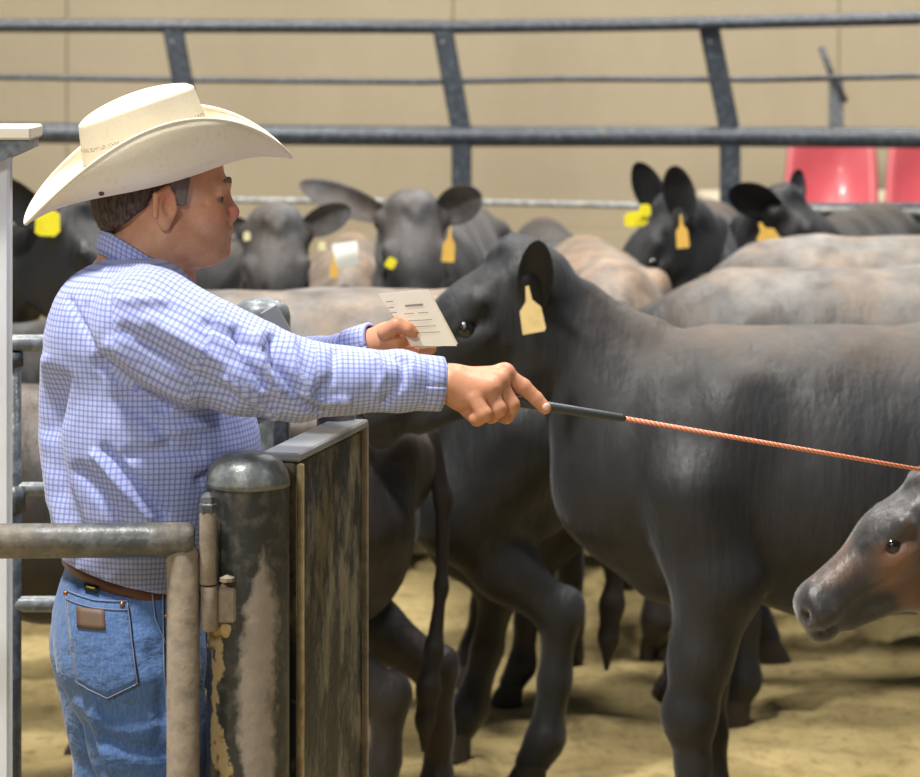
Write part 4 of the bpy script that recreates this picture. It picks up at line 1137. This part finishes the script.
def sewn_patch(name, quad, m, parent, bvh, off=.002, th=.003, nu=12, nv=12, tipv=0.):
    """quad: TL, TR, BR, BL in the man's side plane; tipv drops the middle of the lower edge"""
    V = []; F = []
    for j in range(nv+1):
        for i in range(nu+1):
            u, v = i/nu, j/nv
            px = (quad[0][0]*(1-u)+quad[1][0]*u)*(1-v)+(quad[3][0]*(1-u)+quad[2][0]*u)*v
            py = (quad[0][1]*(1-u)+quad[1][1]*u)*(1-v)+(quad[3][1]*(1-u)+quad[2][1]*u)*v+tipv*v*(1-abs(2*u-1))
            V.append(tuple(on_cloth(bvh, *px_xz(px, py), off)))
    for j in range(nv):
        for i in range(nu): a = j*(nu+1)+i; F.append((a, a+nu+1, a+nu+2, a+1))
    o = add_man(name, np.array(V), np.array(F), m, parent); mo = o.modifiers.new('s', 'SOLIDIFY'); mo.thickness = th; mo.offset = 1
    return o
def sewn_strip(name, pts, r, m, parent, bvh, off=.003):
    out = []
    for (x0, y0), (x1, y1) in zip(pts[:-1], pts[1:]):
        n = max(2, int(math.hypot(x1-x0, y1-y0)/4))
        for k in range(n): t = k/n; out.append(on_cloth(bvh, *px_xz(x0+(x1-x0)*t, y0+(y1-y0)*t), off))
    out.append(on_cloth(bvh, *px_xz(*pts[-1]), off))
    return MB().tube(out, r, 6).build(name, m, parent, smooth=True)
pk = sewn_patch('back_pocket', [(61, 600), (127, 603), (140, 680), (78, 684)], m_denim2, jeans, jbvh, tipv=13, off=.0025)
pq = BVHTree.FromObject(pk, bpy.context.evaluated_depsgraph_get()) if False else jbvh
for pts in ([(62, 602), (70, 645), (79, 683), (110, 694), (139, 679), (133, 640), (127, 604)], [(61, 601), (94, 604), (127, 603)], [(62, 608), (94, 611), (128, 611)]):
    sewn_strip('seam', pts, .0011, m_stitch, jeans, jbvh, .0062)
sewn_patch('leather_patch', [(76, 612), (105, 612), (107, 631), (78, 631)], m_patch, jeans, jbvh, off=.006, th=.002, nu=5, nv=4)
lb = sewn_patch('cloth_label', [(82, 590), (97, 591), (97, 597), (82, 596)], m_label, jeans, jbvh, off=.004, th=.001, nu=3, nv=2)
sewn_patch('label_lettering', [(85, 592.2), (94, 592.8), (94, 594.6), (85, 594)], m_yellow, jeans, jbvh, off=.0055, th=.0006, nu=2, nv=1)
sewn_strip('seam', [(150, 594), (154, 620), (165, 645)], .0014, m_stitch_p, jeans, jbvh)
sewn_strip('seam', [(160, 594), (163, 650), (172, 770)], .0014, m_stitch_p, jeans, jbvh)
for px, py in ((63, 604), (122, 606), (163, 619)):
    c = on_cloth(jbvh, *px_xz(px, py), .007); MB().lathe([(.0042, -.002), (.0042, .001), (.001, .0022)], c, 10, Matrix.Rotation(PI/2, 3, 'X')).build('rivet', m_copper, jeans, smooth=True)
# belt and loops
def ring_at(px, py, b, ratio, rows, m, name, parent, slope=.11):
    c = P(px, py); n = 64; V = []; F = []; R_ = len(rows)
    for dz, dr in rows:
        for k in range(n):
            t = 2*PI*k/n; q = c+fw*math.cos(t)*(b+dr)+lf*math.sin(t)*(b*ratio+dr); q[2] += dz-slope*(q[0]-c[0]); V.append(q)
    for i in range(R_):
        for k in range(n): k2 = (k+1) % n; i2 = (i+1) % R_; F.append((i*n+k, i*n+k2, i2*n+k2, i2*n+k))
    return add_man(name, np.array(V), np.array(F), m, parent)
ring_at(133, 571, .1125, 1.38, [(-.014, 0), (-.012, .005), (.012, .005), (.014, 0), (.012, -.004), (-.012, -.004)], m_leather, 'belt', man, .26)
for px, py in ((127, 583), (72, 573)):
    a = on_cloth(jbvh, *px_xz(px, py-10), .011); b = on_cloth(jbvh, *px_xz(px, py+10), .008)
    MB().box((a+b)/2, (.011, .004, (a-b).length), bev=.001).build('belt_loop', m_denim2, jeans)
# boots
for sy in (-1, 1):
    an = P(146 if sy < 0 else 104, 800)+lf*sy*.11
    bs = Sdf(); o_ = np.array((an[0], an[1], 0)); bs.rcone(o_+up*.28, o_+up*.07, .050, .045, k=.03)
    bs.chain([(*(o_-fw*.03+up*.045), .040), (*(o_+fw*.10+up*.045), .042), (*(o_+fw*.20+up*.036), .030)], k=.03)
    bs.rcone(o_-fw*.04+up*.02, o_-fw*.04+up*.03, .03, .03, k=.01)
    V_, Q_ = bs.mesh(.009, 1); V_[:, 2] = np.maximum(V_[:, 2], .001); add_man('boot', V_, Q_, m_boot)

# --- hat
def hat():
    TL = R(13.5); YH_ = R(10)
    f0 = np.array((math.cos(YH_), math.sin(YH_), 0)); l0 = np.array((-math.sin(YH_), math.cos(YH_), 0))
    u_ = f0*math.cos(TL)+up*math.sin(TL); v_ = -f0*math.sin(TL)+up*math.cos(TL)
    rl_ = R(7); l0, v_ = l0*math.cos(rl_)+v_*math.sin(rl_), v_*math.cos(rl_)-l0*math.sin(rl_)      # near side hangs lower
    O = P(160, 190); px = DM/FOC
    def T(u, l, v): return O+(u_*u+l0*l+v_*v)*px
    n = 96
    V = []; U = []; F = []; rows = []
    def ringrow(fn_, vv):
        rows.append(len(V))
        for k in range(n+1):
            t = 2*PI*k/n; V.append(T(*fn_(t))); U.append((t*.1, vv))
    # brim from edge to crown
    def brim(r):
        def g(t):
            c_, s_ = math.cos(t), math.sin(t); ca = abs(c_)
            bu, bl = 67*c_-2, 55*s_                         # crown base ellipse
            wu = (70 if c_ > 0 else 68)*c_; sd_ = abs(s_)**1.5
            u = bu+wu*r
            out = 38*math.sin(min(r, 1)*PI*.56)/.98
            l = bl+out*s_*(1-.25*r*sd_)
            v = 17*(1-r**1.6)+(76 if s_ < 0 else 66)*abs(s_)**1.6*r**1.75*(1+.27*c_)-2*math.sin(r*PI)*sd_*.5
            return u, l, v
        return g
    NB = 14
    for j in range(NB+1): ringrow(brim(1-j/NB), .6+j*.01)
    # crown
    prof = [(0, 0), (.08, .12), (.25, .30), (.5, .55), (.75, .78), (.9, .91), (.975, .98), (1., 1.0)]
    def crown(a, b, topd=0):
        def g(t):
            c_, s_ = math.cos(t), math.sin(t)
            ru = 67-6*b**1.5 if c_ < 0 else 67-10*b**1.2; rl = 55-15*b
            pin = 1-.16*b*max(0, c_)**2*abs(s_)*1.6
            return (ru*c_-2, rl*s_*pin, 17+(71+6*c_+5*s_*s_)*b)
        return g
    for a, b in prof[1:]: ringrow(crown(a, b), 1+b*.13)
    # crown top: rounded rim into the cattleman crease
    for sc_, dip in ((.94, 2.5), (.85, 2), (.70, -3), (.50, -9), (.28, -13), (.08, -14)):
        def g(t, sc_=sc_, dip=dip):
            c_, s_ = math.cos(t), math.sin(t); u, l, v = crown(1, 1)(t)
            side = abs(s_); d = dip if dip > 0 else dip*(1-.45*max(0, (abs(l*sc_)-6)/34)) if sc_ > .3 else dip
            return (u*sc_, l*sc_, v*1.0*(1 if sc_ > .9 else 1)+d-(1-sc_)*(9*c_)*.6)
        ringrow(g, 1.2)
    for a, b in zip(rows[:-1], rows[1:]):
        for k in range(n): F.append((a+k, a+k+1, b+k+1, b+k))
    F = np.array(F); U = np.array(U)[F].reshape(-1, 2)
    o = add_man('cowboy_hat', np.array(V), F, m_straw, man, U)
    mo = o.modifiers.new('s', 'SOLIDIFY'); mo.thickness = .0035; mo.offset = 0
    # rolled brim edge
    pts = [T(*brim(1.0)(2*PI*k/n)) for k in range(n+1)]
    MB().tube(pts, .0028, 8, cap=False).build('brim_edge', m_straw, o, smooth=True)
    # eyelet on the near brim
    t = R(236); p = Vector(T(*brim(.52)(t))); d1 = Vector(T(*brim(.60)(t)))-p; d2 = Vector(T(*brim(.52)(t+.05)))-p; nn = d1.cross(d2).normalized()
    if nn.y > 0: nn = -nn
    MB().lathe([(.0045, -.002), (.0045, .003), (.002, .0034), (.0018, .001)], p+nn*.001, 12, nn.to_track_quat('Z', 'Y').to_matrix()).build('eyelet', m_leather, o, smooth=True)
    # sweatband inside
    ring = [( -.0, -1.5), (.0, .0)]
    V2 = []; F2 = []
    for b in (-.02, .25):
        for k in range(n+1):
            t = 2*PI*k/n; u, l, v = crown(0, max(b, 0))(t); V2.append(T(u*.97, l*.97, v+(b < 0)*-1))
    for k in range(n): F2.append((k, k+1, n+2+k, n+1+k))
    add_man('sweatband', np.array(V2), np.array(F2), m_band, o).modifiers.new('s', 'SOLIDIFY').thickness = .002
hat()

# --- card and stick: things he holds
cd = empty('paper_card', P(418, 318, .088)); tag(cd, 'cream printed card held up in the man\'s far hand', 'card')
def card():
    poly = [(378, 294), (428, 289.5), (457, 346), (411, 346), (398, 322), (390, 311)]
    D0 = DM+.088; n = len(poly)
    c = [W(px, py, D0-.012*((px-378)/80)) for px, py in poly]
    V = [v for v in c]+[v+Vector((0, .0012, 0)) for v in c]
    F = [tuple(range(n)), tuple(range(2*n-1, n-1, -1))]+[(i, n+i, n+(i+1) % n, (i+1) % n) for i in range(n)]
    MB().add(V, F).build('sheet', m_paper, cd)
    c2 = [W(px, py, D0+.008) for px, py in ((381, 296), (430, 291), (458, 344), (420, 349), (403, 330))]
    V = c2+[v+Vector((0, .001, 0)) for v in c2]; m = len(c2)
    MB().add(V, [tuple(range(m)), tuple(range(2*m-1, m-1, -1))]+[(i, m+i, m+(i+1) % m, (i+1) % m) for i in range(m)]).build('back_sheet', m_paper, cd)
    for x0, x1, y0, y1, th in ((405, 423, 306, 304.6, 2.2), (386, 393, 302, 301.3, 1.0), (388, 394, 308, 307.4, 1.0), (391, 397, 313, 312.5, 1.0), (404, 414, 314, 313.2, .8), (418, 428, 313, 312.3, .8),
                           (408, 432, 321, 319.5, .7), (412, 436, 327, 325.7, .7), (415, 440, 333, 331.8, .7)):
        D = DM+.0735; a, b = W(x0, y0, D), W(x1, y1, D); h_ = Vector((0, 0, th/2*D/FOC))
        MB().add([a-h_, b-h_, b+h_, a+h_], [(0, 1, 2, 3)]).build('printed_line', m_ink, cd)
card()
st = empty('sorting_stick', P(560, 407, -.13)); tag(st, 'thin orange sorting stick with grey grip in the pointing hand', 'stick')
g0, g1 = P(486, 397, -.138), P(625, 418.5, -.085); g2 = P(1010, 485, .02)
g0 = Vector(g0); g1 = Vector(g1); g2 = Vector(g2)
MB().tube([g0, g0.lerp(g1, .02), g0.lerp(g1, .5), g0.lerp(g1, .97), g1], [.004, .0085, .0082, .0068, .005], 16).build('grip', m_grip, st, smooth=True)
MB().tube([g1-(g1-g0)*.02, g1.lerp(g2, .5), g2], [.0042, .0036, .0030], 12).build('shaft', m_shaft, st, smooth=True)
# index finger nail
nl = Sdf().ellipsoid(P(546.5, 407, -.1335), (.0062, .003, .0068), Matrix.Rotation(R(40), 3, 'Y'), k=.001)
add_man('fingernail', *nl.mesh(.0012, 1), m_nail)
